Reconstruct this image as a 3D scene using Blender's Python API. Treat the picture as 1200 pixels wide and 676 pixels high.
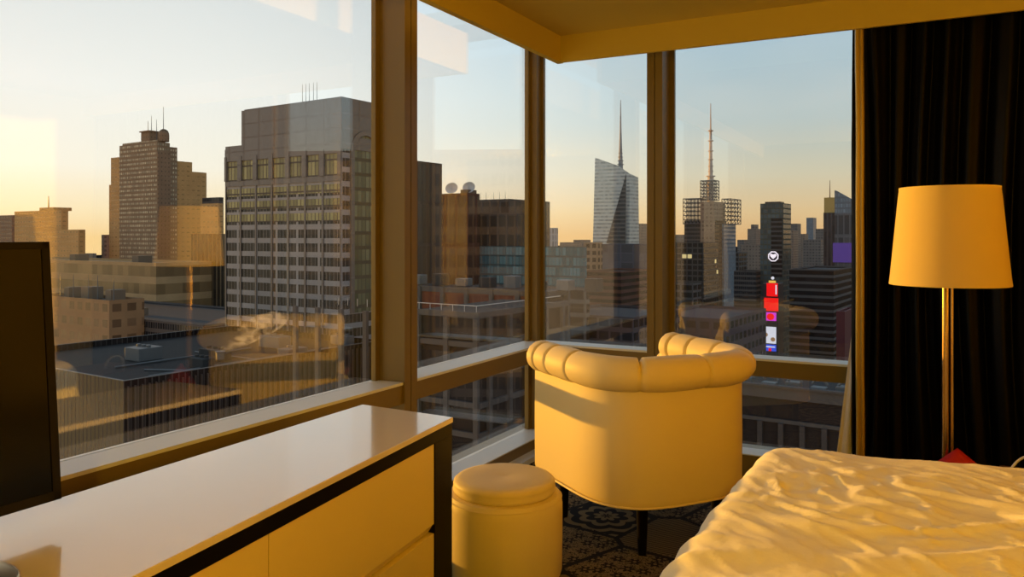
import bpy, bmesh, math, random
from mathutils import Vector, Matrix, noise
random.seed(7)
PI = math.pi
for o in list(bpy.data.objects): bpy.data.objects.remove(o)
scene = bpy.context.scene
COL = scene.collection

# ------------------------------------------------------------------ camera
FPX, EYE, HOR = 925.0, 1.30, 277.0
YAW = math.radians(28.05)
SN, CS = math.sin(YAW), math.cos(YAW)
cam_d = bpy.data.cameras.new('camera'); cam = bpy.data.objects.new('camera', cam_d); COL.objects.link(cam)
cam_d.sensor_width = 36; cam_d.lens = 36 * FPX / 1200
cam_d.shift_y = -(338 - HOR) / 1200
cam_d.clip_start = .03; cam_d.clip_end = 20000
cam.location = (0, 0, EYE); cam.rotation_euler = (PI / 2, 0, YAW)
scene.camera = cam

# ------------------------------------------------------------------ light
SUN_AZ = math.radians(-83.5)      # from +Y towards +X
SUN_EL = math.radians(1.3)
sdir = Vector((math.sin(SUN_AZ) * math.cos(SUN_EL), math.cos(SUN_AZ) * math.cos(SUN_EL), math.sin(SUN_EL)))
sl = bpy.data.lights.new('sun', 'SUN'); so = bpy.data.objects.new('sun', sl); COL.objects.link(so)
sl.energy = 6.4; sl.color = (1.0, .47, .045); sl.angle = math.radians(.9)
# unseen warm fill added behind the camera, standing in for the room's lamps
rl = bpy.data.lights.new('room_fill_light', 'POINT'); ro = bpy.data.objects.new('room_fill_light', rl); COL.objects.link(ro)
rl.energy = 96; rl.color = (1.0, .61, .03); rl.shadow_soft_size = .07; ro.location = (.463, -.95, 1.85)
so.rotation_euler = sdir.to_track_quat('Z', 'Y').to_euler(); so.location = (-30, 0, 20)

scene.view_settings.view_transform = 'Standard'
scene.view_settings.look = 'None'
scene.view_settings.exposure = 0.0
scene.view_settings.gamma = 1.0
scene.view_settings.use_curve_mapping = False

world = bpy.data.worlds.new('sky'); scene.world = world; world.use_nodes = True
def build_world():
    nt = world.node_tree; n = nt.nodes; l = nt.links; n.clear()
    out = n.new('ShaderNodeOutputWorld'); bg = n.new('ShaderNodeBackground'); l.new(bg.outputs[0], out.inputs[0])
    tc = n.new('ShaderNodeTexCoord'); sp = n.new('ShaderNodeSeparateXYZ'); l.new(tc.outputs['Generated'], sp.inputs[0])
    dt = n.new('ShaderNodeVectorMath'); dt.operation = 'DOT_PRODUCT'
    l.new(tc.outputs['Generated'], dt.inputs[0]); dt.inputs[1].default_value = sdir
    def ramp(stops, src):
        r = n.new('ShaderNodeValToRGB'); cr = r.color_ramp
        while len(cr.elements) > 1: cr.elements.remove(cr.elements[-1])
        cr.elements[0].position = stops[0][0]; cr.elements[0].color = (*stops[0][1], 1)
        for p, c in stops[1:]:
            e = cr.elements.new(p); e.color = (*c, 1)
        l.new(src, r.inputs[0]); return r
    away = ramp([(0, (.72, .43, .19)), (.03, (.74, .53, .28)), (.075, (.64, .58, .42)), (.14, (.46, .55, .55)), (.25, (.37, .53, .64)), (.5, (.25, .36, .48)), (1, (.15, .24, .36))], sp.outputs['Z'])
    near = ramp([(0, (1.0, .68, .30)), (.03, (1.02, .82, .50)), (.08, (1.0, .93, .78)), (.17, (.92, .92, .87)), (.28, (.76, .80, .80)), (.5, (.45, .52, .58)), (1, (.2, .27, .36))], sp.outputs['Z'])
    mr = n.new('ShaderNodeMapRange'); mr.inputs['From Min'].default_value = .25; mr.inputs['From Max'].default_value = .86
    mr.interpolation_type = 'SMOOTHSTEP'; l.new(dt.outputs['Value'], mr.inputs['Value'])
    mx = n.new('ShaderNodeMix'); mx.data_type = 'RGBA'
    l.new(mr.outputs[0], mx.inputs[0]); l.new(away.outputs[0], mx.inputs[6]); l.new(near.outputs[0], mx.inputs[7])
    # faint veils of high cloud
    nz = n.new('ShaderNodeTexNoise'); nz.inputs['Scale'].default_value = 2.2; nz.inputs['Detail'].default_value = 3
    mp = n.new('ShaderNodeMapping'); mp.inputs['Scale'].default_value = (1, 1, 4); l.new(tc.outputs['Generated'], mp.inputs[0]); l.new(mp.outputs[0], nz.inputs[0])
    cm = n.new('ShaderNodeMapRange'); cm.inputs['From Min'].default_value = .5; cm.inputs['From Max'].default_value = .75; cm.inputs['To Max'].default_value = .16
    l.new(nz.outputs[0], cm.inputs[0])
    mx2 = n.new('ShaderNodeMix'); mx2.data_type = 'RGBA'; l.new(cm.outputs[0], mx2.inputs[0]); l.new(mx.outputs[2], mx2.inputs[6]); mx2.inputs[7].default_value = (.9, .82, .72, 1)
    l.new(mx2.outputs[2], bg.inputs[0]); bg.inputs[1].default_value = 1.2
build_world()

# ------------------------------------------------------------------ materials
def new_mat(name):
    m = bpy.data.materials.new(name); m.use_nodes = True
    return m, m.node_tree, m.node_tree.nodes['Principled BSDF']
def mat(name, col, rough=.5, metal=0, spec=.5, bump=0, bscale=40, sheen=0, var=0, trans=0, coat=0, emis=None, estr=0):
    m, nt, p = new_mat(name); n = nt.nodes; l = nt.links
    p.inputs['Base Color'].default_value = (*col, 1); p.inputs['Roughness'].default_value = rough
    p.inputs['Metallic'].default_value = metal; p.inputs['Specular IOR Level'].default_value = spec
    p.inputs['Sheen Weight'].default_value = sheen; p.inputs['Coat Weight'].default_value = coat
    p.inputs['Coat Roughness'].default_value = .06
    if emis: p.inputs['Emission Color'].default_value = (*emis, 1); p.inputs['Emission Strength'].default_value = estr
    if bump or var:
        tc = n.new('ShaderNodeTexCoord'); nz = n.new('ShaderNodeTexNoise'); nz.inputs['Scale'].default_value = bscale; nz.inputs['Detail'].default_value = 4
        l.new(tc.outputs['Object'], nz.inputs[0])
        if bump:
            b = n.new('ShaderNodeBump'); b.inputs['Strength'].default_value = bump; b.inputs['Distance'].default_value = .01
            l.new(nz.outputs[0], b.inputs['Height']); l.new(b.outputs[0], p.inputs['Normal'])
        if var:
            hs = n.new('ShaderNodeMix'); hs.data_type = 'RGBA'
            hs.inputs[6].default_value = (*[c * (1 - var) for c in col], 1); hs.inputs[7].default_value = (*[min(1, c * (1 + var)) for c in col], 1)
            l.new(nz.outputs[0], hs.inputs[0]); l.new(hs.outputs[2], p.inputs['Base Color'])
    return m

def glass_mat(name, tint, ior=1.5):
    m = bpy.data.materials.new(name); m.use_nodes = True; nt = m.node_tree; n = nt.nodes; l = nt.links; n.clear()
    out = n.new('ShaderNodeOutputMaterial'); mx = n.new('ShaderNodeMixShader'); fr = n.new('ShaderNodeFresnel'); fr.inputs[0].default_value = ior
    tr = n.new('ShaderNodeBsdfTransparent'); tr.inputs[0].default_value = (*tint, 1)
    gl = n.new('ShaderNodeBsdfGlossy'); gl.inputs['Roughness'].default_value = 0.0
    gl.inputs[0].default_value = (1, 1, 1, 1)
    ge = n.new('ShaderNodeNewGeometry'); io = n.new('ShaderNodeMix'); io.data_type = 'FLOAT'; io.inputs[2].default_value = ior; io.inputs[3].default_value = 1 / ior
    l.new(ge.outputs['Backfacing'], io.inputs[0]); l.new(io.outputs[0], fr.inputs[0])
    l.new(fr.outputs[0], mx.inputs[0]); l.new(tr.outputs[0], mx.inputs[1]); l.new(gl.outputs[0], mx.inputs[2]); l.new(mx.outputs[0], out.inputs[0])
    return m

M = {}
M['glass'] = glass_mat('window_glass', (.97, .98, .975), 1.8)
M['bronze'] = mat('bronze_frame', (.155, .11, .024), .42, 0, .5, 0)
M['bronze_dark'] = mat('dark_bronze_gasket', (.06, .045, .03), .5)
M['sill'] = mat('white_sill', (.60, .63, .62), .4, var=.04, bscale=3)
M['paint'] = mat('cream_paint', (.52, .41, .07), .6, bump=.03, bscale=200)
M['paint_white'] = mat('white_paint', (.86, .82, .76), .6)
M['wall'] = mat('warm_wall', (.86, .68, .26), .7, bump=.05, bscale=60)
M['leather'] = mat('cream_leather', (.80, .66, .33), .55, spec=.25, bump=.06, bscale=180)
M['black'] = mat('black_lacquer', (.004, .003, .0025), .35, spec=.10)
M['lacquer'] = mat('cream_lacquer', (.84, .67, .20), .33, var=.02, bscale=2)
M['top'] = mat('glossy_top', (.84, .74, .56), .16, spec=.6, coat=.7, var=.02, bscale=2)
M['screen'] = mat('tv_screen', (.003, .003, .003), .14, spec=.18)
M['tvframe'] = mat('tv_bezel', (.006, .005, .005), .4, spec=.2)
M['brass'] = mat('polished_brass', (.80, .56, .22), .18, metal=1)
M['stand'] = mat('champagne_metal', (.75, .6, .36), .3, metal=1)
M['curtain'] = mat('black_curtain', (.002, .0017, .0011), .45, spec=.13, sheen=.0, bump=.1, bscale=300)
M['gold'] = mat('gold_satin', (.42, .29, .05), .35, metal=.35)
M['sheer'] = mat('sheer_fabric', (.75, .68, .58), .8)
M['linen'] = mat('bed_linen', (.96, .90, .66), .75, bump=.12, bscale=90)
M['mattress'] = mat('mattress_fabric', (.7, .66, .62), .8)
M['red'] = mat('red_cloth', (.45, .008, .008), .7, bump=.1, bscale=200)
M['wire'] = mat('white_cable', (.7, .68, .66), .4)
M['wood'] = mat('dark_wood', (.09, .035, .015), .4)

def shade_mat():
    m, nt, p = new_mat('lamp_shade_fabric'); n = nt.nodes; l = nt.links
    p.inputs['Base Color'].default_value = (.95, .80, .32, 1); p.inputs['Roughness'].default_value = .8
    tl = n.new('ShaderNodeBsdfTranslucent'); tl.inputs[0].default_value = (.95, .74, .2, 1)
    mx = n.new('ShaderNodeMixShader'); mx.inputs[0].default_value = .42
    out = n['Material Output']; l.new(p.outputs[0], mx.inputs[1]); l.new(tl.outputs[0], mx.inputs[2]); l.new(mx.outputs[0], out.inputs[0])
    return m
M['shade'] = shade_mat()

def carpet_mat():
    m, nt, p = new_mat('patterned_carpet'); n = nt.nodes; l = nt.links
    p.inputs['Roughness'].default_value = .95; p.inputs['Specular IOR Level'].default_value = .1
    tc = n.new('ShaderNodeTexCoord')
    def mp(rot, sc, src=None, loc=(0, 0, 0)):
        a = n.new('ShaderNodeMapping'); a.inputs['Rotation'].default_value = (0, 0, rot); a.inputs['Scale'].default_value = (sc, sc, sc); a.inputs['Location'].default_value = loc
        l.new(src or tc.outputs['Object'], a.inputs[0]); return a.outputs[0]
    def mth(op, a, b=None, clamp=False):
        k = n.new('ShaderNodeMath'); k.operation = op; k.use_clamp = clamp
        for i, v in enumerate((a, b)):
            if v is None: continue
            if isinstance(v, (int, float)): k.inputs[i].default_value = v
            else: l.new(v, k.inputs[i])
        return k.outputs[0]
    base = mp(math.radians(18), 2.5)           # patches of about half a metre
    vor = n.new('ShaderNodeTexVoronoi'); vor.voronoi_dimensions = '2D'; vor.feature = 'F1'; vor.distance = 'MANHATTAN'; vor.inputs['Randomness'].default_value = .35; vor.inputs['Scale'].default_value = 1; l.new(base, vor.inputs['Vector'])
    vs = n.new('ShaderNodeSeparateColor'); l.new(vor.outputs['Color'], vs.inputs[0])
    dst = vor.outputs['Distance']
    # medallion rings with scalloped edges
    df = n.new('ShaderNodeVectorMath'); df.operation = 'SUBTRACT'; l.new(base, df.inputs[0]); l.new(vor.outputs['Position'], df.inputs[1])
    ds = n.new('ShaderNodeSeparateXYZ'); l.new(df.outputs[0], ds.inputs[0])
    ang = mth('ARCTAN2', ds.outputs[1], ds.outputs[0])
    ln = n.new('ShaderNodeVectorMath'); ln.operation = 'LENGTH'; l.new(df.outputs[0], ln.inputs[0])
    scal = mth('MULTIPLY', mth('ABSOLUTE', mth('SINE', mth('MULTIPLY', ang, 4))), .07)
    rr = mth('SUBTRACT', ln.outputs['Value'], scal)
    ring = mth('GREATER_THAN', mth('SINE', mth('MULTIPLY', rr, 34)), .15)
    # small flowers on a lattice
    v2 = n.new('ShaderNodeTexVoronoi'); v2.voronoi_dimensions = '2D'; v2.feature = 'F1'; v2.inputs['Scale'].default_value = 13; v2.inputs['Randomness'].default_value = .45; l.new(tc.outputs['Object'], v2.inputs['Vector'])
    sc_ = n.new('ShaderNodeVectorMath'); sc_.operation = 'MULTIPLY'; l.new(tc.outputs['Object'], sc_.inputs[0]); sc_.inputs[1].default_value = (13, 13, 0)
    d2 = n.new('ShaderNodeVectorMath'); d2.operation = 'SUBTRACT'; l.new(sc_.outputs[0], d2.inputs[0])
    ps_ = n.new('ShaderNodeVectorMath'); ps_.operation = 'MULTIPLY'; l.new(v2.outputs['Position'], ps_.inputs[0]); ps_.inputs[1].default_value = (13, 13, 0); l.new(ps_.outputs[0], d2.inputs[1])
    d2s = n.new('ShaderNodeSeparateXYZ'); l.new(d2.outputs[0], d2s.inputs[0])
    a2_ = mth('ARCTAN2', d2s.outputs[1], d2s.outputs[0])
    pet = mth('ADD', .30, mth('MULTIPLY', mth('SINE', mth('MULTIPLY', a2_, 6)), .11))
    fl1 = mth('LESS_THAN', v2.outputs['Distance'], pet); fl0 = mth('LESS_THAN', v2.outputs['Distance'], .10)
    nz = n.new('ShaderNodeTexNoise'); nz.inputs['Scale'].default_value = 30; nz.inputs['Distortion'].default_value = 2.5; l.new(tc.outputs['Object'], nz.inputs[0])
    scr_ = mth('GREATER_THAN', mth('ABSOLUTE', mth('SUBTRACT', nz.outputs[0], .5)), .035)
    fil2 = mth('MAXIMUM', mth('MULTIPLY', mth('SUBTRACT', 1.0, fl1), scr_), fl0)
    # hatched stripes
    wv = n.new('ShaderNodeTexWave'); wv.inputs['Scale'].default_value = 22; wv.inputs['Distortion'].default_value = .4; l.new(mp(math.radians(40), 1), wv.inputs[0])
    st = mth('GREATER_THAN', wv.outputs[1], .4)
    def pick(t, a, b):
        k = n.new('ShaderNodeMix'); k.data_type = 'FLOAT'; l.new(t, k.inputs[0]); l.new(a, k.inputs[2]); l.new(b, k.inputs[3]); return k.outputs[0]
    a1 = pick(mth('GREATER_THAN', vs.outputs[0], .58), ring, fil2)
    a2 = pick(mth('GREATER_THAN', vs.outputs[1], .66), a1, st)
    vb = n.new('ShaderNodeTexVoronoi'); vb.voronoi_dimensions = '2D'; vb.feature = 'DISTANCE_TO_EDGE'; vb.inputs['Randomness'].default_value = .35; vb.inputs['Scale'].default_value = 1; l.new(base, vb.inputs['Vector'])
    fin = mth('MULTIPLY', a2, mth('GREATER_THAN', vb.outputs[0], .03))
    fn = n.new('ShaderNodeTexNoise'); fn.inputs['Scale'].default_value = 350; l.new(tc.outputs['Object'], fn.inputs[0])
    mx = n.new('ShaderNodeMix'); mx.data_type = 'RGBA'; mx.inputs[6].default_value = (.012, .011, .012, 1); mx.inputs[7].default_value = (.17, .135, .075, 1)
    l.new(fin, mx.inputs[0]); l.new(mx.outputs[2], p.inputs['Base Color'])
    b = n.new('ShaderNodeBump'); b.inputs['Strength'].default_value = .3; b.inputs['Distance'].default_value = .004; l.new(fn.outputs[0], b.inputs['Height']); l.new(b.outputs[0], p.inputs['Normal'])
    return m
M['carpet'] = carpet_mat()

def facade(name, wall, win, bay=3.0, floor=3.8, fx=.6, fz=.55, pier=0, pierw=.25, wrough=.25, lit=0.0, litcol=(.9, .7, .3), roof=None, var=.3, wmetal=0.0, crown=0.0):
    """Wall with window openings repeated along the facade; local x+y runs along a wall, z is measured from the roof."""
    m, nt, p = new_mat(name); n = nt.nodes; l = nt.links
    p.inputs['Specular IOR Level'].default_value = .3
    tc = n.new('ShaderNodeTexCoord'); sp = n.new('ShaderNodeSeparateXYZ'); l.new(tc.outputs['Object'], sp.inputs[0])
    def mth(op, a, b=None):
        k = n.new('ShaderNodeMath'); k.operation = op
        for i, v in enumerate((a, b)):
            if v is None: continue
            if isinstance(v, (int, float)): k.inputs[i].default_value = v
            else: l.new(v, k.inputs[i])
        return k.outputs[0]
    h = mth('ADD', sp.outputs[0], sp.outputs[1]); z = sp.outputs[2]
    def band(v, per, frac):
        q = mth('FRACT', mth('ADD', mth('DIVIDE', v, per), 1000.0))
        return mth('LESS_THAN', mth('ABSOLUTE', mth('SUBTRACT', q, .5)), frac / 2)
    mk = None
    if bay: mk = band(h, bay, fx)
    if floor:
        b2 = band(z, floor, fz); mk = b2 if mk is None else mth('MULTIPLY', mk, b2)
    if pier: mk = mth('MULTIPLY', mk, band(h, pier, 1 - pierw))
    if crown: mk = mth('MULTIPLY', mk, mth('LESS_THAN', z, -crown))
    cx = mth('FLOOR', mth('DIVIDE', h, bay or 5.0)); cz = mth('FLOOR', mth('DIVIDE', z, floor or 5.0))
    cb = n.new('ShaderNodeCombineXYZ'); l.new(cx, cb.inputs[0]); l.new(cz, cb.inputs[1])
    wn = n.new('ShaderNodeTexWhiteNoise'); wn.noise_dimensions = '3D'; l.new(cb.outputs[0], wn.inputs['Vector'])
    w1 = n.new('ShaderNodeMix'); w1.data_type = 'RGBA'; w1.inputs[6].default_value = (*[c * (1 - var) for c in win], 1); w1.inputs[7].default_value = (*[min(1, c * (1 + var)) for c in win], 1)
    l.new(wn.outputs['Value'], w1.inputs[0])
    nz = n.new('ShaderNodeTexNoise'); nz.inputs['Scale'].default_value = .08; nz.inputs['Detail'].default_value = 5; l.new(tc.outputs['Object'], nz.inputs[0])
    wl = n.new('ShaderNodeMix'); wl.data_type = 'RGBA'; wl.inputs[6].default_value = (*[c * .75 for c in wall], 1); wl.inputs[7].default_value = (*[min(1, c * 1.25) for c in wall], 1); l.new(nz.outputs[0], wl.inputs[0])
    cm = n.new('ShaderNodeMix'); cm.data_type = 'RGBA'; l.new(wl.outputs[2], cm.inputs[6]); l.new(w1.outputs[2], cm.inputs[7])
    ge = n.new('ShaderNodeNewGeometry'); gs = n.new('ShaderNodeSeparateXYZ'); l.new(ge.outputs['Normal'], gs.inputs[0])
    up = mth('GREATER_THAN', mth('ABSOLUTE', gs.outputs[2]), .5)
    mk = mth('MULTIPLY', mk, mth('SUBTRACT', 1.0, up))
    l.new(mk, cm.inputs[0])
    rf = n.new('ShaderNodeMix'); rf.data_type = 'RGBA'; l.new(up, rf.inputs[0]); l.new(cm.outputs[2], rf.inputs[6]); rf.inputs[7].default_value = (*(roof or [c * .6 for c in wall]), 1)
    l.new(rf.outputs[2], p.inputs['Base Color'])
    rg = mth('SUBTRACT', .85, mth('MULTIPLY', mk, .85 - wrough)); l.new(rg, p.inputs['Roughness'])
    if wmetal: l.new(mth('MULTIPLY', mk, wmetal), p.inputs['Metallic'])
    if lit:
        on = mth('MULTIPLY', mk, mth('GREATER_THAN', wn.outputs['Value'], 1 - lit)); l.new(mth('MULTIPLY', on, .8), p.inputs['Emission Strength']); p.inputs['Emission Color'].default_value = (*litcol, 1)
    return m

# ------------------------------------------------------------------ mesh helpers
class MB:
    def __init__(s): s.b = bmesh.new()
    def box(s, x0, x1, y0, y1, z0, z1, bev=0):
        v = [s.b.verts.new(c) for c in ((x0, y0, z0), (x1, y0, z0), (x1, y1, z0), (x0, y1, z0), (x0, y0, z1), (x1, y0, z1), (x1, y1, z1), (x0, y1, z1))]
        fs = [s.b.faces.new([v[i] for i in q]) for q in ((0, 3, 2, 1), (4, 5, 6, 7), (0, 1, 5, 4), (1, 2, 6, 5), (2, 3, 7, 6), (3, 0, 4, 7))]
        if bev:
            es = list({e for f in fs for e in f.edges}); bmesh.ops.bevel(s.b, geom=es, offset=bev, segments=3, profile=.5, affect='EDGES')
        return s
    def prism(s, pts, z0, z1, bev=0, seg=2):
        lo = [s.b.verts.new((p[0], p[1], z0)) for p in pts]; hi = [s.b.verts.new((p[0], p[1], z1)) for p in pts]; k = len(pts)
        area = sum(pts[i][0] * pts[(i + 1) % k][1] - pts[(i + 1) % k][0] * pts[i][1] for i in range(k))
        fs = []
        if area < 0: lo.reverse(); hi.reverse()
        fs.append(s.b.faces.new(lo[::-1])); top = s.b.faces.new(hi); fs.append(top)
        for i in range(k): fs.append(s.b.faces.new((lo[i], lo[(i + 1) % k], hi[(i + 1) % k], hi[i])))
        if bev:
            es = list(top.edges) + list(fs[0].edges); bmesh.ops.bevel(s.b, geom=es, offset=bev, segments=seg, profile=.5, affect='EDGES')
        return s
    def hexa(s, lo, hi):
        v = [s.b.verts.new(p) for p in list(lo) + list(hi)]; k = len(lo)
        s.b.faces.new(v[:k][::-1]); s.b.faces.new(v[k:])
        for i in range(k): s.b.faces.new((v[i], v[(i + 1) % k], v[k + (i + 1) % k], v[k + i]))
        return s
    def tube(s, pts, r, n=10, cap=True):
        pts = [Vector(p) for p in pts]; rs = r if isinstance(r, (list, tuple)) else [r] * len(pts); rings = []
        for i, p in enumerate(pts):
            t = (pts[min(i + 1, len(pts) - 1)] - pts[max(i - 1, 0)]).normalized()
            a = t.orthogonal().normalized() if i == 0 else (a - t * a.dot(t)).normalized()
            b = t.cross(a)
            rings.append([s.b.verts.new(p + (a * math.cos(2 * PI * k / n) + b * math.sin(2 * PI * k / n)) * rs[i]) for k in range(n)])
        for i in range(len(rings) - 1):
            for k in range(n): s.b.faces.new((rings[i][k], rings[i][(k + 1) % n], rings[i + 1][(k + 1) % n], rings[i + 1][k]))
        if cap: s.b.faces.new(rings[0][::-1]); s.b.faces.new(rings[-1])
        return s
    def lathe(s, prof, c=(0, 0, 0), n=48, cap=True):
        rings = [[s.b.verts.new((c[0] + r * math.cos(2 * PI * k / n), c[1] + r * math.sin(2 * PI * k / n), c[2] + z)) for k in range(n)] for r, z in prof]
        for i in range(len(rings) - 1):
            for k in range(n): s.b.faces.new((rings[i][k], rings[i][(k + 1) % n], rings[i + 1][(k + 1) % n], rings[i + 1][k]))
        if cap: s.b.faces.new(rings[0][::-1]); s.b.faces.new(rings[-1])
        return s
    def ball(s, c, r, u=16, v=10, sc=(1, 1, 1)):
        bmesh.ops.create_uvsphere(s.b, u_segments=u, v_segments=v, radius=r, matrix=Matrix.Translation(c) @ Matrix.Diagonal((*sc, 1))); return s
    def grid(s, P, closed_u=False):
        V = [[s.b.verts.new(p) for p in row] for row in P]
        for i in range(len(V) - (0 if closed_u else 1)):
            for j in range(len(V[0]) - 1):
                a = V[i]; b = V[(i + 1) % len(V)]; s.b.faces.new((a[j], b[j], b[j + 1], a[j + 1]))
        return V
    def build(s, name, m, parent=None, smooth=False, normals=True):
        if normals: bmesh.ops.recalc_face_normals(s.b, faces=s.b.faces)
        me = bpy.data.meshes.new(name); s.b.to_mesh(me); s.b.free()
        if smooth:
            me.polygons.foreach_set('use_smooth', [True] * len(me.polygons))
            try: me.set_sharp_from_angle(angle=math.radians(smooth if isinstance(smooth, (int, float)) and smooth > 1 else 40))
            except Exception: pass
        for mm in (m if isinstance(m, list) else [m]): me.materials.append(mm)
        o = bpy.data.objects.new(name, me); COL.objects.link(o)
        if parent: o.parent = parent
        return o
def tag(o, label=None, cat=None, group=None, kind=None):
    if label: o['label'] = label
    if cat: o['category'] = cat
    if group: o['group'] = group
    if kind: o['kind'] = kind
    return o
def empty(name, loc=(0, 0, 0), rz=0):
    o = bpy.data.objects.new(name, None); COL.objects.link(o); o.location = loc; o.rotation_euler = (0, 0, rz); o.empty_display_size = .1
    return o
def struct(name, mb, m, label=None, smooth=False):
    o = mb.build(name, m, smooth=smooth); o['kind'] = 'structure'
    if label: o['label'] = label
    return o
def at(px, py, Z):       # a point of the place that lies at depth Z in the direction of (px, py)
    la = (px - 600) / FPX
    return Vector(((CS * la - SN) * Z, (SN * la + CS) * Z, EYE - (py - HOR) / FPX * Z))

# ------------------------------------------------------------------ room shell
XG, YG = -2.24, 4.50          # glass planes
XF, YF = -2.10, 4.365         # inner faces of the window frames
XH, YH = -1.897, 4.157        # inner faces of the header boards
XR, YB = 1.84, -1.4
ZT, ZS, ZU, ZL, ZC, ZHB, ZW = .655, .645, .548, .088, 2.458, 2.306, 2.62
struct('floor', MB().box(XG - .1, XR + .1, YB - .1, YG + .1, -.12, 0), M['carpet'], 'dark carpet with a cream patchwork of rings, hatching and flowers')
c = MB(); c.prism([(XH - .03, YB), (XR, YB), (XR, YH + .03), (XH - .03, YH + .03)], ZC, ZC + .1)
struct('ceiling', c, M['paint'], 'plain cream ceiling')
struct('wall_right', MB().box(XR, XR + .1, YB, YG + .1, 0, ZW + .1), M['wall'])
struct('wall_back', MB().box(XG, XR, YB - .1, YB, 0, ZW + .1), mat('dark_panelling', (.04, .02, .008), .8, var=.3, bscale=6), 'dark wood panelled wall')
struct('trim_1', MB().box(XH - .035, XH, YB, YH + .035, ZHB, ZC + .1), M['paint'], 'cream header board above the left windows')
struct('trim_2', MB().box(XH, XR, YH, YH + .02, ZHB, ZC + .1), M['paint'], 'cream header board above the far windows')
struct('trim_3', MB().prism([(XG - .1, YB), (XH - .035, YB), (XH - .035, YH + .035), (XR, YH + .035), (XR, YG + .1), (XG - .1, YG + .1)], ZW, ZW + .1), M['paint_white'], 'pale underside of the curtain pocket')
# transoms: bronze fascia under a pale ledge, and the low kerb with its stepped ledge
m_ = MB(); m_.box(XG - .03, XF, YB, YG + .03, ZU, ZS - .012)
struct('trim_4', m_, M['bronze'], 'bronze transom below the left windows')
struct('trim_5', MB().box(XF, XR, YF, YG + .03, ZU, ZS - .012), M['bronze'], 'bronze transom below the far windows')
struct('trim_6', MB().box(XG - .02, XF + .004, YB, YG, ZS - .012, ZS), M['sill'], 'pale ledge along the left windows')
struct('trim_7', MB().box(XF + .004, XR, YF - .004, YG, ZS - .012, ZS), M['sill'], 'pale ledge along the far windows')
k = MB(); k.box(XG - .1, XF, YB, YG + .1, 0, ZL)
struct('baseboard_left', k, M['bronze'])
struct('trim_8', MB().box(XG - .02, XF + .003, YB, YG, ZL, ZL + .006), M['sill'], 'pale lower ledge under the left windows')
struct('trim_9', MB().box(XF, XF + .07, YB, YF - .07, 0, .03), M['sill'], 'pale floor strip along the left windows')
struct('baseboard_far', MB().box(XF, XR, YF, YG + .1, 0, ZL + .03), M['bronze'])
struct('trim_10', MB().box(XF + .003, XR, YF - .003, YG, ZL + .03, ZL + .036), M['sill'], 'pale lower ledge under the far windows')

def mullion(axis, a0, a1, n, z0=ZL, z1=ZW, joint=True):
    """deep box between panes: bronze tube, a dark joint line down its face, glazing beads beside the glass"""
    t = MB()
    mid = (a0 + a1) / 2
    if axis == 'y':
        t.box(XG - .03, XF + .012, a0, mid - .003, z0, z1); t.box(XG - .03, XF + .004, mid - .003, mid + .003, z0, z1); t.box(XG - .03, XF + .012, mid + .003, a1, z0, z1)
        t.box(XG - .012, XG + .012, a0 - .03, a0, z0, z1); t.box(XG - .012, XG + .012, a1, a1 + .03, z0, z1)
    else:
        t.box(a0, mid - .003, YF - .012, YG + .03, z0, z1); t.box(mid - .003, mid + .003, YF - .004, YG + .03, z0, z1); t.box(mid + .003, a1, YF - .012, YG + .03, z0, z1)
        t.box(a0 - .03, a0, YG - .012, YG + .012, z0, z1); t.box(a1, a1 + .03, YG - .012, YG + .012, z0, z1)
    return struct('trim_%d' % n, t, M['bronze'])
mullion('y', 2.896, 2.994, 11)
mullion('y', .86, .96, 12)
mullion('y', -1.15, -1.05, 13)
mullion('x', -1.444, -1.353, 14)
mullion('x', .13, .22, 15)
mullion('x', 1.60, 1.69, 16)
t = MB(); t.box(XG - .03, XG + .055, YG - .07, YG + .03, ZL, ZW); t.box(XG - .012, XG + .012, YG - .1, YG - .07, ZL, ZW); t.box(XG + .055, XG + .075, YG - .012, YG + .012, ZL, ZW)
struct('trim_17', t, M['bronze'], 'bronze post in the window corner')
# panes
wn = 0
def window(x0, x1, y0, y1, z0, z1):
    global wn
    wn += 1
    r = MB().box(x0, x1, y0, y1, z0, z1).build('window_%d' % wn, M['glass']); r['kind'] = 'structure'
    return r
T = .004
for (a, b) in ((2.994, YG - .07), (.96, 2.896), (-1.05, .86), (YB, -1.15)):
    window(XG - T, XG + T, a, b, ZS, ZW); window(XG - T, XG + T, a, b, ZL + .006, ZU)
for (a, b) in ((XG + .055, -1.444), (-1.353, .13), (.22, 1.60), (1.69, XR)):
    window(a, b, YG - T, YG + T, ZS, ZW); window(a, b, YG - T, YG + T, ZL + .036, ZU)

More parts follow.
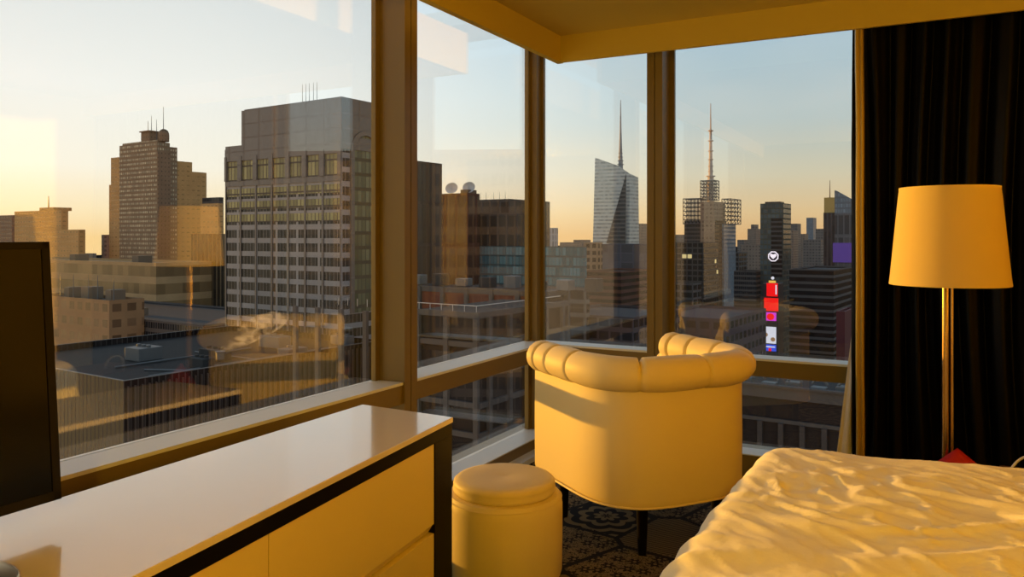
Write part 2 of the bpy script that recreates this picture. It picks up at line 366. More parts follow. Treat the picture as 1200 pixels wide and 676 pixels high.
# ------------------------------------------------------------------ tub chair
CH = empty('tub_chair', (-1.172, 3.432, 0), .9208)
tag(CH, 'cream leather tub armchair with a fat tufted roll top, facing the window corner', 'armchair')
CA, CB, CN, CV = .379, .402, 3.2, .30
def chair_path(N=260, off=0, ve=CV):
    raw = []
    for i in range(40): raw.append((-CA, ve * (1 - i / 40)))
    for i in range(401):
        t = PI * i / 400; cu = math.cos(t)
        raw.append((-CA * abs(cu) ** (2 / CN) * (1 if cu > 0 else -1), -CB * math.sin(t) ** (2 / CN) if t not in (0, PI) else 0))
    for i in range(1, 41): raw.append((CA, ve * i / 40))
    L = [0]
    for i in range(1, len(raw)): L.append(L[-1] + math.dist(raw[i], raw[i - 1]))
    out = []; j = 0
    for i in range(N + 1):
        s = L[-1] * i / N
        while j < len(L) - 2 and L[j + 1] < s: j += 1
        f = (s - L[j]) / max(1e-9, L[j + 1] - L[j]); out.append((raw[j][0] + (raw[j + 1][0] - raw[j][0]) * f, raw[j][1] + (raw[j + 1][1] - raw[j][1]) * f))
    for _ in range(6): out = [out[0]] + [((out[i - 1][0] + 2 * out[i][0] + out[i + 1][0]) / 4, (out[i - 1][1] + 2 * out[i][1] + out[i + 1][1]) / 4) for i in range(1, N)] + [out[-1]]
    nor = []
    for i in range(N + 1):
        a = out[max(0, i - 1)]; b = out[min(N, i + 1)]; tx, ty = b[0] - a[0], b[1] - a[1]; q = math.hypot(tx, ty); nor.append((ty / q * -1 * -1, -tx / q))
    # outward: at the back (0,-CB) normal must point to -v
    mid = N // 2
    if nor[mid][1] > 0: nor = [(-a, -b) for a, b in nor]
    return out, nor, L[-1]
def pos(P, Nn, i, off, z): return (P[i][0] + Nn[i][0] * off, P[i][1] + Nn[i][1] * off, z)
ZB, ZR = .212, .749
P, Nn, LT = chair_path()
NP = len(P)
# outer shell
b = MB(); rows = []
for i in range(NP):
    sec = [(0, ZB + .012), (.003, ZB + .03), (.004, .45), (.002, .70), (-.05, .72), (-.075, .70), (-.075, .45), (-.07, ZB), (-.008, ZB)]
    rows.append([pos(P, Nn, i, o_, z) for o_, z in sec])
V = [[b.b.verts.new(p) for p in r] for r in rows]
ns = len(V[0])
for i in range(NP - 1):
    for j in range(ns): b.b.faces.new((V[i][j], V[i + 1][j], V[i + 1][(j + 1) % ns], V[i][(j + 1) % ns]))
b.b.faces.new(V[0]); b.b.faces.new(V[-1][::-1])
b.build('outer_shell', M['leather'], CH, smooth=50)
# piping round the lower edge
b = MB(); b.tube([pos(P, Nn, i, .004, ZB + .004) for i in range(0, NP, 3)], .005, 8); b.build('piping', M['leather'], CH, smooth=True)
# seat base and cushion
def inner_poly(off, step=4):
    pts = [pos(P, Nn, i, off, 0)[:2] for i in range(0, NP, step)]
    return pts
fr = MB(); pts = inner_poly(-.074); fr.prism(pts, ZB + .004, .33, .004); fr.build('seat_base', M['leather'], CH, smooth=30)
cu = MB(); pts = inner_poly(-.13); v0 = pts[0][1] + .035
pts = [(pts[0][0] + .02, v0)] + pts + [(pts[-1][0] - .02, v0)]
cu.prism(pts, .331, .455, .03, 4); cu.build('seat_cushion', M['leather'], CH, smooth=50)
# tufted roll and inner back, one upholstered surface with pinched seams
SEAMS = [-.03, .09, .205, .385, .715, 1.0, 1.27, 1.50, 1.69, 1.84, LT + .03]
def seam(s):
    for a, c_ in zip(SEAMS[:-1], SEAMS[1:]):
        if a <= s <= c_: q = (s - a) / (c_ - a); d = min(s - a, c_ - s); break
    return math.exp(-(d / .0045) ** 2), abs(math.sin(PI * q)) ** .3, d, abs(q - .5) * (c_ - a)
b = MB(); rows = []
NR = 22
for i in range(NP):
    s = LT * i / (NP - 1); pin, puff, dseam, dmid = seam(s)
    endf = min(s, LT - s)
    cap = math.sqrt(max(0, 1 - max(0, 1 - endf / .045) ** 2)) if endf < .045 else 1
    cap = max(cap, .12)
    if i in (0, NP - 1): pin = 0
    R = (.064 + .008 * puff) * (1 - .075 * pin) * (.35 + .65 * cap)
    sec = []
    a0, a1 = math.radians(-104), math.radians(215)
    for kk in range(NR + 1):
        a = a0 + (a1 - a0) * kk / NR
        g = 1 - .35 * pin * max(0, math.sin(a * .65 + .2))
        wr = 1 + .012 * math.sin(11 * a + 9 * s) * puff
        sec.append((-.012 + R * g * wr * math.cos(a) * 1.06, ZR - .002 + R * g * wr * math.sin(a)))
    # inner side, vertical channels with a row of buttons half way
    for z, base in ((.655, -.088), (.625, -.100), (.59, -.108), (.55, -.112), (.50, -.118), (.45, -.122), (.41, -.120), (.34, -.09)):
        row2 = dseam; row3 = dmid
        tuft = math.exp(-(((z - .585) / .018) ** 2 + (row2 / .018) ** 2))
        tuft2 = math.exp(-(((z - .50) / .02) ** 2 + (row3 / .02) ** 2))
        sec.append((base - .022 * puff + .006 * pin + .02 * tuft + .016 * tuft2, z))
    rows.append([pos(P, Nn, i, o_, z) for o_, z in sec])
V = b.grid(rows)
b.b.faces.new(V[0]); b.b.faces.new(V[-1][::-1])
# close the underside
for i in range(NP - 1): b.b.faces.new((V[i][0], V[i][-1], V[i + 1][-1], V[i + 1][0]))
b.build('tufted_roll', M['leather'], CH, smooth=75)
for q in SEAMS[1:-1]:
    i = int(round(q / LT * (NP - 1))); bb = MB(); bb.ball(pos(P, Nn, i, -.104, .585), .009, 12, 8); bb.build('button', M['leather'], CH, smooth=True)
for (u, v) in ((-.19, -.30), (.19, -.30), (-.27, .22), (.27, .22)):
    g = MB(); g.lathe([(.016, 0), (.018, .01), (.025, ZB + .01)], (u, v, 0), 20); g.build('leg', M['black'], CH, smooth=True)

# ------------------------------------------------------------------ ottoman
OT = empty('ottoman', (-1.470, 2.695, 0)); tag(OT, 'low round cream leather ottoman with a lift-off lid, between the dresser and the armchair', 'ottoman')
g = MB(); g.lathe([(.20, .0), (.219, .004), (.224, .02), (.226, .15), (.226, .27), (.222, .295), (.212, .31), (.195, .314), (.05, .314)], n=72); g.build('drum', M['leather'], OT, smooth=True)
g = MB(); g.lathe([(.15, .315), (.193, .316), (.198, .322), (.199, .332), (.196, .341), (.198, .347), (.196, .357), (.186, .366), (.165, .3705), (.10, .372), (.02, .370), (.008, .368)], n=72); g.build('lid', M['leather'], OT, smooth=True)
g = MB(); g.lathe([(.2215, .2945), (.2248, .2965), (.2225, .2985)], n=72, cap=False); g.build('seam', M['leather'], OT, smooth=True)

# ------------------------------------------------------------------ dresser
FR, BR = Vector((-1.500, 2.370)), Vector((-1.918, 2.388))
FLx, BLx = Vector((-1.264, .45)), Vector((-1.868, .45))
def dp(s, d): # s: metres from the far end along the front, d: metres back from the front
    Lf = (FLx - FR).length; f = s / Lf
    a = FR.lerp(FLx, f); bk = BR.lerp(BLx, f); w = (bk - a)
    return a + w.normalized() * d if d < 5 else bk - w.normalized() * (d - 10)
LF = (FLx - FR).length
def dq(s0, s1, d0, d1): return [dp(s0, d0), dp(s1, d0), dp(s1, d1), dp(s0, d1)]
DR = empty('dresser', (0, 0, 0)); tag(DR, 'long low dresser with glossy cream top and black frame below the left windows', 'dresser')
g = MB(); g.prism(dq(0, LF, 0, 10), .641, .66, .002); g.build('worktop', M['top'], DR)
g = MB(); g.prism(dq(.0, LF, .004, 10.004), .599, .6405); g.build('top_rail', M['black'], DR)
g = MB(); g.prism(dq(.0, .133, .004, 10.004), 0, .5985); g.build('end_panel', M['black'], DR)
g = MB(); g.prism(dq(LF - .06, LF, .004, 10.004), 0, .5985); g.build('end_panel', M['black'], DR)
g = MB(); g.prism(dq(.1335, LF - .0605, .034, 10.004), .05, .5985); g.build('carcass', M['black'], DR)
def drawer(s0, s1, z0, z1, lip=True):
    g = MB(); g.prism(dq(s0, s1, .008, .032), z0 + (.028 if lip else 0), z1, 0)
    a, b_ = dp(s0 + .012, .008), dp(s1, .008); c_, d_ = dp(s1, .032), dp(s0 + .012, .032); a2, b2 = dp(s0 + .012, .026), dp(s1, .026)
    if lip: g.hexa([(a2.x, a2.y, z0), (b2.x, b2.y, z0), (c_.x, c_.y, z0), (d_.x, d_.y, z0)], [(a.x, a.y, z0 + .028), (b_.x, b_.y, z0 + .028), (c_.x, c_.y, z0 + .028), (d_.x, d_.y, z0 + .028)])
    return g.build('drawer', M['lacquer'], DR)
sm = (FR - Vector((-1.378, 1.377))).length
for (a, b_) in ((.135, sm - .0015), (sm + .0015, LF - .062)):
    drawer(a, b_, .298, .5975); drawer(a, b_, .06, .294)

# ------------------------------------------------------------------ television
TV = empty('television', (0, 0, 0)); tag(TV, 'flat black television standing at the near end of the dresser, cut by the left edge', 'television')
lean = .045 / .573
def tvp(x, y, z): return (-1.724 + x - lean * (z - .714), y, z)
TY0, TY1, TZ0, TZ1 = .015, 1.085, .714, 1.288
g = MB(); lo = [tvp(-.035, TY0, TZ0), tvp(0, TY0, TZ0), tvp(0, TY1, TZ0), tvp(-.035, TY1, TZ0)]; hi = [tvp(-.035, TY0, TZ1), tvp(0, TY0, TZ1), tvp(0, TY1, TZ1), tvp(-.035, TY1, TZ1)]
g.hexa(lo, hi); bmesh.ops.bevel(g.b, geom=list(g.b.edges), offset=.004, segments=2, affect='EDGES'); g.build('cabinet', M['tvframe'], TV)
def tvbar(y0, y1, z0, z1, n, m, x1=.004):
    g = MB(); g.hexa([tvp(.0, y0, z0), tvp(x1, y0, z0), tvp(x1, y1, z0), tvp(.0, y1, z0)], [tvp(.0, y0, z1), tvp(x1, y0, z1), tvp(x1, y1, z1), tvp(.0, y1, z1)]); return g
g = tvbar(TY0, TY1, TZ0, TZ0 + .02, 'bezel', 0)
for a in ((TY0, TY1, TZ1 - .016, TZ1), (TY0, TY0 + .016, TZ0, TZ1), (TY1 - .018, TY1, TZ0, TZ1)):
    y0, y1, z0, z1 = a; g.hexa([tvp(.0, y0, z0), tvp(.004, y0, z0), tvp(.004, y1, z0), tvp(.0, y1, z0)], [tvp(.0, y0, z1), tvp(.004, y0, z1), tvp(.004, y1, z1), tvp(.0, y1, z1)])
g.build('bezel', M['tvframe'], TV)
tvbar(TY0 + .016, TY1 - .018, TZ0 + .02, TZ1 - .016, 'screen', 0, .0015).build('screen', M['screen'], TV)
g = MB(); g.box(-1.80, -1.762, .45, .65, .671, .95); g.build('neck', M['tvframe'], TV)
g = MB()
def rr(x0, x1, y0, y1, r, k=8):
    o = []
    for cx, cy, a in ((x1 - r, y0 + r, -90), (x1 - r, y1 - r, 0), (x0 + r, y1 - r, 90), (x0 + r, y0 + r, 180)):
        for i in range(k + 1): t = math.radians(a + 90 * i / k); o.append((cx + r * math.cos(t), cy + r * math.sin(t)))
    return o
g.prism(rr(-1.80, -1.46, .46, .885, .10), .6602, .671, .003); g.build('stand_base', M['stand'], TV, smooth=30)

# ------------------------------------------------------------------ bed
BX0, BX1, BY0, BY1, BZ = -.492, 1.72, .62, 2.638, .640
BD = empty('bed', (0, 0, 0)); tag(BD, 'large bed under a crumpled cream duvet, filling the lower right corner', 'bed')
g = MB(); g.box(BX0 + .10, BX1, BY0 + .08, BY1 - .10, .08, .30, .01); g.build('bed_base', M['wood'], BD)
g = MB(); g.box(BX0 + .07, BX1, BY0 + .06, BY1 - .07, .302, .56, .05); g.build('mattress', M['mattress'], BD, smooth=40)
g = MB(); g.box(BX1 + .012, BX1 + .09, BY0 - .1, BY1 + .1, 0, 1.15, .02); g.build('headboard', M['wood'], BD, smooth=40)
for (x, y) in ((BX0 + .2, BY0 + .2), (BX0 + .2, BY1 - .2), (BX1 - .1, BY0 + .2), (BX1 - .1, BY1 - .2)):
    q = MB(); q.lathe([(.022, 0), (.028, .08)], (x, y, 0), 16); q.build('leg', M['wood'], BD)
NV = noise.noise
def ridge(x): return max(0.0, 1 - math.sqrt(x * x + .005)) ** 2.2
def wrinkle(p, q):
    # broad puffs
    h = .008 * NV(Vector((p * 2.1, q * 2.3, 3.1))) + .005 * NV(Vector((p * 4.7 + 3, q * 4.4, 7.0)))
    wx = NV(Vector((p * 2.2, q * 2.2, 11.))) * .35; wy = NV(Vector((p * 2.4 + 5, q * 2.1, 4.))) * .35
    # long folds running across the bed near the viewer
    a = math.radians(24); u = (p * math.cos(a) + q * math.sin(a)); v = (-p * math.sin(a) + q * math.cos(a))
    v += wx * .22 + .05 * math.sin(u * 3.0)
    near = 1 / (1 + math.exp((q - 2.0) * 9))
    f = ridge(2.0 * NV(Vector((u * 1.1, v * 6.5, 1.7))))
    h += .017 * f * (.15 + .85 * near)
    # crumples in the middle, diagonal
    a = math.radians(-38); u2 = p * math.cos(a) + q * math.sin(a) + wy * .4; v2 = -p * math.sin(a) + q * math.cos(a) + wx * .4
    mid = math.exp(-((q - 2.15) / .42) ** 2)
    edge = min(1.0, .25 + .75 * max(0.0, p - BX0 + .02) / .16) * min(1.0, .3 + .7 * max(0.0, BY1 - q) / .14)
    f2 = ridge(2.1 * NV(Vector((u2 * 4.5, v2 * 12., 5.2))))
    h += .0105 * edge * f2 * (.25 + mid)
    f3 = ridge(2.0 * NV(Vector((u2 * 11. + wx * 5, v2 * 27., 8.8))))
    h += .0060 * edge * f3 * (.30 + mid)
    h += .0006 * NV(Vector((p * 40, q * 40, 2)))
    return h
def duvet_pt(p, q):
    r = .085
    ix0, iy0, iy1 = BX0 + r, BY0 + r, BY1 - r
    dx = min(0, p - ix0); dy = (q - iy1) if q > iy1 else (min(0, q - iy0))
    d = math.hypot(dx, dy)
    bx, by = max(p, ix0), min(max(q, iy0), iy1)
    h = wrinkle(p, q)
    h += .030 * (p - BX0)
    if d < 1e-6: return (p, q, BZ + h)
    ox, oy = dx / d, dy / d
    if d < r * PI / 2:
        t = d / r; ho = (r + h) * math.sin(t); z = BZ - r + (r + h) * math.cos(t)
    else:
        e = d - r * PI / 2; ang = math.atan2(oy, ox)
        ho = r + h * 1.2 + .10 * e + .012 * math.sin((p - q) * 22 + 2 * NV(Vector((p * 3, q * 3, 0)))) * min(1, e / .15); z = BZ - r - e
    return (bx + ox * ho, by + oy * ho, z)
ext = .085 * (PI / 2 - 1) + .34
ps = []; x = BX0 - ext
while x < BX1: ps.append(x); x += .0085
ps.append(BX1)
qs = []; x = BY0 - ext
while x < BY1 + ext: qs.append(x); x += .0085
g = MB(); g.grid([[duvet_pt(p, q) for q in qs] for p in ps]); dv = g.build('duvet', M['linen'], BD, smooth=180)
sd = dv.modifiers.new('thick', 'SOLIDIFY'); sd.thickness = .02; sd.offset = -1

# ------------------------------------------------------------------ curtain, sheer, floor lamp
def drape(x0, x1, y, z0, z1, pitch, amp, seed, edge=None, nz=40, step=.006):
    rows = []; k = int((x1 - x0) / step)
    for j in range(nz + 1):
        f = j / nz; z = z0 + (z1 - z0) * f; row = []
        for i in range(k + 1):
            u = i / k; x = x0 + (x1 - x0) * u
            if edge: x = x0 + edge(f) + (x1 - x0 - edge(f)) * u
            ph = 2 * PI * u * (x1 - x0) / pitch + 4.6 * NV(Vector((u * 3.0 * (x1 - x0), f * 1.1, seed))) + .9 * (1 - f) * NV(Vector((u * 6, 0, seed + 4)))
            a = amp * (1 + .5 * NV(Vector((u * 9, f * 1.3, seed + 9))))
            row.append((x, y + a * math.sin(ph) + a * .25 * math.sin(2.3 * ph + 1), z))
        rows.append(row)
    g = MB(); g.grid(rows); return g
CU = empty('blackout_curtain', (0, 0, 0)); tag(CU, 'long black curtain hanging in deep folds behind the floor lamp', 'curtain')
cc = drape(-.352, XR - .02, 4.262, .012, ZW - .03, .115, .030, 2.0).build('drape', M['curtain'], CU, smooth=180)
s_ = cc.modifiers.new('thick', 'SOLIDIFY'); s_.thickness = .003
rows = []
for j in range(61):
    f = j / 60; z = .012 + (ZW - .045) * f; w = .006 * NV(Vector((0, f * 4, 3))); row = []
    for i in range(13):
        u = i / 12; row.append((-.331 + .036 * u + w, 4.204 - .012 * math.sin(PI * u) - .006 * math.sin(3 * PI * u), z))
    rows.append(row)
g = MB(); g.grid(rows); q = g.build('edge_lining', M['gold'], CU, smooth=180); q['label'] = 'shiny gold edge'
s_ = q.modifiers.new('thick', 'SOLIDIFY'); s_.thickness = .003
g = MB(); g.box(-.40, XR - .02, 4.235, 4.275, ZW - .03, ZW - .002); g.build('track', M['paint_white'], CU)
SH = drape(-.352, -.30, 4.30, .13, ZW - .01, .03, .010, 5.0, edge=lambda f: -.085 * max(0, 1 - f / .30), nz=40, step=.003).build('sheer_curtain', M['sheer'], smooth=180)
tag(SH, 'narrow pale sheer curtain flaring out at the foot beside the black curtain', 'curtain')
s_ = SH.modifiers.new('thick', 'SOLIDIFY'); s_.thickness = .002

LP = empty('floor_lamp', (.060, 3.77, 0)); tag(LP, 'brass floor lamp with a tapered amber fabric shade in front of the black curtain', 'lamp')
g = MB(); g.lathe([(.15, 0), (.152, .008), (.15, .016), (.02, .024), (.016, .04)], n=48); g.build('base', M['brass'], LP, smooth=True)
g = MB(); g.tube([(-.012, 0, .03), (-.012, 0, 1.12)], .0135, 20); g.build('pole', M['brass'], LP, smooth=True)
g = MB(); g.tube([(.0115, -.006, .03), (.0115, -.006, 1.12)], .0055, 14); g.build('pole', M['brass'], LP, smooth=True)
g = MB()
n_ = 72; R0, R1, Z0, Z1 = .226, .188, 1.098, 1.505
prof = [(R0 - .003, Z0), (R0, Z0 - .001), (R0 + .001, Z0 + .004), (R0, Z0 + .01)] + [(R0 + (R1 - R0) * i / 10, Z0 + (Z1 - Z0) * i / 10) for i in range(1, 10)] + [(R1, Z1 - .01), (R1 + .001, Z1 - .004), (R1, Z1), (R1 - .003, Z1)]
prof += [(R1 - .004, Z1 - .01), (R0 - .004, Z0 + .01), (R0 - .003, Z0)]
g.lathe(prof, n=n_, cap=False); g.build('lamp_shade', M['shade'], LP, smooth=True)
g = MB()
for a in (0, 2 * PI / 3, 4 * PI / 3): g.tube([(0, 0, 1.47), (R1 * math.cos(a) * .985, R1 * math.sin(a) * .985, 1.49)], .002, 6)
g.tube([(0, 0, 1.09), (0, 0, 1.47)], .006, 10); g.build('spider', M['brass'], LP)
g = MB(); g.ball((0, 0, 1.30), .035, 20, 14, (1, 1, 1.25)); g.build('bulb', mat('frosted_bulb', (.9, .88, .82), .3), LP, smooth=True)

# red cushion with its corner up and a cable loop, beyond the bed
g = MB(); N_ = 22; hw = .152
P_ = []
for sgn in (1, -1):
    rows = []
    for i in range(N_ + 1):
        row = []
        for j in range(N_ + 1):
            a = -1 + 2 * i / N_; c_ = -1 + 2 * j / N_
            pinch = 1 - .07 * (1 - a * a) * abs(c_) ** 3; pinch2 = 1 - .07 * (1 - c_ * c_) * abs(a) ** 3
            t = .055 * ((1 - a ** 4) * (1 - c_ ** 4)) ** .6
            X, Zz = a * hw * pinch, c_ * hw * pinch2
            row.append(((X - Zz) * .7071, sgn * t, (X + Zz) * .7071))
        rows.append(row)
    g.grid(rows)
bmesh.ops.remove_doubles(g.b, verts=g.b.verts, dist=1e-5)
RC = g.build('red_cushion', M['red'], smooth=180); tip = at(1122, 525, 3.25)
RC.location = (tip.x, tip.y, .215); RC.rotation_euler = (math.radians(0), 0, math.radians(10)); RC.scale = (1.2, 1, 1)
tag(RC, 'red cushion standing on its corner beyond the bed, only its tip showing', 'cushion')
# low table that carries the cable at the right
TB = empty('bedside_table', (0.62, 3.05, 0)); tag(TB, 'dark wooden bedside table half lost in shade beyond the bed at the right edge', 'table')
g = MB(); g.box(-.2, .25, -.2, .2, .38, .41, .004); g.build('tabletop', M['wood'], TB)
g = MB(); g.box(-.18, .23, -.18, .18, .10, .379); g.build('cabinet', M['wood'], TB)
for (x, y) in ((-.16, -.16), (.21, -.16), (-.16, .16), (.21, .16)):
    q = MB(); q.lathe([(.012, 0), (.018, .10)], (x, y, 0), 12); q.build('leg', M['wood'], TB)
TB.location = (.43, 3.41, 0)
g = MB(); pts = []
for i in range(25):
    t = i / 24; pts.append((.243 + .16 * t, 3.40 + .02 * math.sin(t * 5), .415 + .088 * max(0, math.sin(PI * t)) ** .6))
g.tube(pts, .0045, 8); tag(g.build('white_cable', M['wire'], smooth=True), 'thin white cable arching over the bedside table beyond the bed', 'cable')

# ------------------------------------------------------------------ the city
GZ = -150.0
GR = math.radians(-5.5)
EX = Vector((math.cos(GR), math.sin(GR))); EY = Vector((-math.sin(GR), math.cos(GR)))
FW = Vector((-SN, CS)); RT = Vector((CS, SN))
struct('city_ground', MB().box(-6000, 6000, 12, 12000, GZ - 1, GZ), mat('asphalt', (.02, .019, .02), .95, spec=0, var=.3, bscale=.02), 'dark streets far below')
def run(C, E, px):
    la = (px - 600) / FPX
    return (RT.dot(C) - la * FW.dot(C)) / (la * FW.dot(E) - RT.dot(E))
def bld_root(name, pc, yt, Z):
    p = at(pc, yt, Z); return empty(name, p, GR), Vector((p.x, p.y)), p.z
def tower(label, p0, pc, p1, yt, Z, m, W=None, name='office_tower', extra=None, base=None, parapet=1.2):
    """box of a building whose nearest corner is seen at pc; the face to its left reaches p0, the face to its right p1"""
    p = at(pc, yt, Z); C = Vector((p.x, p.y)); L = -run(C, -EX, p0) * -1 if False else run(C, -EX, p0)
    W = W if W is not None else run(C, EY, p1)
    W = max(4, min(abs(W), 160)); L = abs(L)
    zb = (GZ - p.z) if base is None else base
    g = MB(); g.box(-L, 0, 0, W, zb, -parapet)
    e = .5
    g.box(-L - .0, 0, 0, e, -parapet, 0); g.box(-L, 0, W - e, W, -parapet, 0); g.box(-L, -L + e, e, W - e, -parapet, 0); g.box(-e, 0, e, W - e, -parapet, 0)
    o = g.build(name, m); o.location = p; o.rotation_euler = (0, 0, GR)
    tag(o, label, 'building')
    q_ = Vector((p.x, p.y)); reg(o, q_.dot(EX) - L, q_.dot(EX), q_.dot(EY), W, p.z + zb, p.z, True)
    return o, L, W
def roofbox(parent, x0, x1, y0, y1, z0, z1, m, name='rooftop_plant'):
    g = MB(); g.box(x0, x1, y0, y1, z0, z1); return g.build(name, m, parent)
def mast(parent, x, y, z0, z1, r, m, name='antenna'):
    g = MB(); g.tube([(x, y, z0), (x, y, z1)], [r, r * .4], 6); return g.build(name, m, parent)

REG = []
def reg(o, x0, x1, y0, W, z0, z1, free): REG.append([o, x0, x1, y0, W, z0, z1, free])
S = {}
S['deco'] = facade('tan_brick_facade', (.34, .22, .13), (.62, .50, .32), 2.2, 3.7, .5, .45, pier=11, pierw=.12, var=.5, wrough=.3)
S['deco_plain'] = facade('tan_brick_plain', (.32, .20, .12), (.16, .11, .07), 3.2, 3.7, .25, .3)
S['amber'] = facade('veil_tinted_block', (.66, .38, .15), (.52, .30, .12), 5, 4, .5, .25)  # warm reflection veil and haze painted into the wall colour
S['stone'] = facade('grey_stone_bands', (.40, .36, .34), (.035, .03, .025), 1.5, 4.0, .93, .62, pier=9, pierw=.10, wrough=.45, var=.6, lit=0)
S['stonewall'] = facade('grey_stone_plain', (.22, .185, .165), (.215, .18, .16), 7, 4.2, .9, .9, var=.04)
S['goldrefl'] = facade('gold_reflection_windows', (.14, .11, .085), (.36, .31, .14), 1.5, 4.3, .8, .88, wrough=.25, var=.35)  # yellow reflection painted into the pane colour
S['darkwin'] = facade('dark_glass', (.13, .11, .10), (.03, .03, .035), 1.6, 3.9, .8, .6, wrough=.15)
S['brown'] = facade('brown_slab', (.095, .065, .052), (.07, .048, .04), 2.4, 14, .8, .92)
S['redbrick'] = facade('red_brick_slab', (.10, .032, .022), (.06, .024, .02), 6, 22, .75, .9)
S['darkgrey'] = facade('dark_grey_ribs', (.085, .075, .07), (.045, .04, .04), 5, 17, .8, .85)
S['teal'] = facade('teal_glass', (.03, .10, .12), (.06, .21, .26), 1.6, 4.0, .88, .8, wrough=.25, var=.35)
S['white'] = facade('white_block', (.50, .47, .46), (.35, .33, .33), 3, 5, .5, .8)
S['striped'] = facade('dark_red_stripes', (.16, .07, .05), (.03, .025, .025), None, 3.6, .5, .5)
S['striped_grey'] = facade('grey_stripes', (.12, .11, .105), (.018, .018, .02), None, 3.8, .5, .62)
S['louvre'] = facade('grey_louvres', (.14, .125, .12), (.03, .028, .03), None, 7.0, .5, .5)
S['blue'] = facade('blue_glass', (.20, .22, .25), (.26, .31, .36), 1.8, 3.9, .75, .62, wrough=.15, var=.2)
S['green'] = facade('green_grey_glass', (.12, .12, .09), (.10, .13, .14), 3.2, 4.2, .8, .7, wrough=.15)
S['concrete'] = facade('concrete_grid', (.13, .12, .115), (.04, .035, .035), 9, 5.2, .82, .68, wrough=.2)
S['far'] = facade('distant_tan', (.30, .23, .18), (.20, .16, .14), 4, 4, .5, .5)
S['far2'] = facade('distant_grey', (.22, .19, .17), (.13, .12, .12), 4, 4, .6, .5)
S['ribs'] = facade('ribbed_dark_facade', (.075, .058, .05), (.03, .022, .02), 1.45, None, .8, 1, roof=(.032, .028, .026))
S['roofgrey'] = mat('grey_roofing', (.05, .047, .045), .9, var=.4, bscale=.15)
S['tanbox'] = mat('tan_plant_box', (.24, .17, .11), .8)
S['metal'] = mat('galvanised_metal', (.17, .165, .16), .55, metal=.2)
S['steel'] = mat('painted_steel', (.16, .14, .13), .6)
S['dish'] = mat('white_dish', (.72, .66, .6), .5)

# left: tan stepped block and its neighbours
tower('low brown block with a flat roof at the far left of the skyline', -60, 14, 18, 252, 760, facade('brown_far', (.26, .17, .12), (.2, .13, .1), 5, 4, .5, .4), 40)
o, L, W = tower('squat stepped office block tinted amber by painted-in light, left of the brick tower', 17, 72, 80, 246, 700, S['amber'])
roofbox(o, -L * .55, -L * .25, 4, 20, 0, 3, S['amber'], 'penthouse')
mast(o, -L * .5, 10, 0, 14, .8, S['metal'])
tower('lower wing tinted amber by painted-in light, in front of the stepped block', 34, 92, 100, 269, 660, S['amber'], name='office_block')
tower('tiny far block on the horizon between the veil-tinted wing and the brick tower', 98, 108, 113, 297, 1500, S['far'], name='office_block')
tower('narrow low block touching the left foot of the brick tower', 119, 121, 124, 275, 700, S['far'], 20, name='office_block')
# tall art deco brick tower
DT, C0, zt = bld_root('brick_tower', 184, 166, 645)
tag(DT, 'tall stepped tan brick tower with roof dome and antennas, left of the stone tower', 'building')
def along(px): return -abs(run(C0, -EX, px))
Wm = abs(run(C0, EY, 199))
hb = GZ - zt
x133 = along(140)
g = MB(); g.box(x133, 0, 0, Wm, hb, 0); g.box(x133 * .98, -3, 2, Wm - 2, 0, 2.0); g.build('main_shaft', S['deco'], DT)
xa = along(126)
g = MB(); g.box(xa, x133, 3, Wm, hb, -9); g.build('left_shoulder', S['amber'], DT)
g = MB(); g.box(along(120), xa, 6, Wm, hb, -32); g.build('lower_left_shoulder', S['amber'], DT)
W2 = Wm + abs(run(C0 + EY * Wm, EY, 209)); W3 = abs(run(C0, EY, 235))
g = MB(); g.box(-26, -1.5, Wm, W2, hb, -3); g.build('rear_shaft', S['deco'], DT)
g = MB(); g.box(-24, -3, W2, W3 - 6, hb, -14); g.box(-24, -3, W3 - 6, W3 + 8, hb, -22); g.build('rear_wing', S['amber'], DT)  # lampshade reflection painted in as the wing's orange
g = MB(); g.box(-.2, 1.6, 0, Wm, hb, -8); g.build('corner_pier', S['deco_plain'], DT)
g = MB(); g.box(along(160), along(170), 4, 12, 2, 10); g.box(along(160) - 1, along(170) + 1, 3, 13, 10, 11); g.build('penthouse', S['deco_plain'], DT)
g = MB(); g.lathe([(4.2, 1), (4.2, 6), (4.0, 8), (3.2, 10), (1.5, 11.2), (.2, 11.5)], (-3, 8, 0), 20); g.build('roof_dome', S['deco_plain'], DT, smooth=True)
for px, h_ in ((163, 20), (167, 24), (173, 20), (187, 30)): mast(DT, along(px), 8, 2, h_, .35, S['steel'])
tower('small block with a dark flat cap between the brick tower and the stone tower', 235, 256, 260, 238, 600, S['amber'], name='office_block')
tower('narrow dark capped block behind the small block', 237, 257, 259, 231, 640, S['darkwin'], name='office_block')
tower('dark ribbed tower with a tan crown in front of the small capped block', 224, 268, 276, 274, 420, facade('dark_ribs_gold', (.25, .17, .09), (.05, .04, .03), 3.4, None, .7, 1), 30)
tower('slab tinted amber by painted-in light beside the foot of the brick tower', 212, 230, 233, 313, 470, facade('veil_tinted_slab', (.5, .28, .1), (.42, .24, .09), 3, 30, .5, .9), 20, name='office_block')  # slab colour made more orange to carry the warm veil
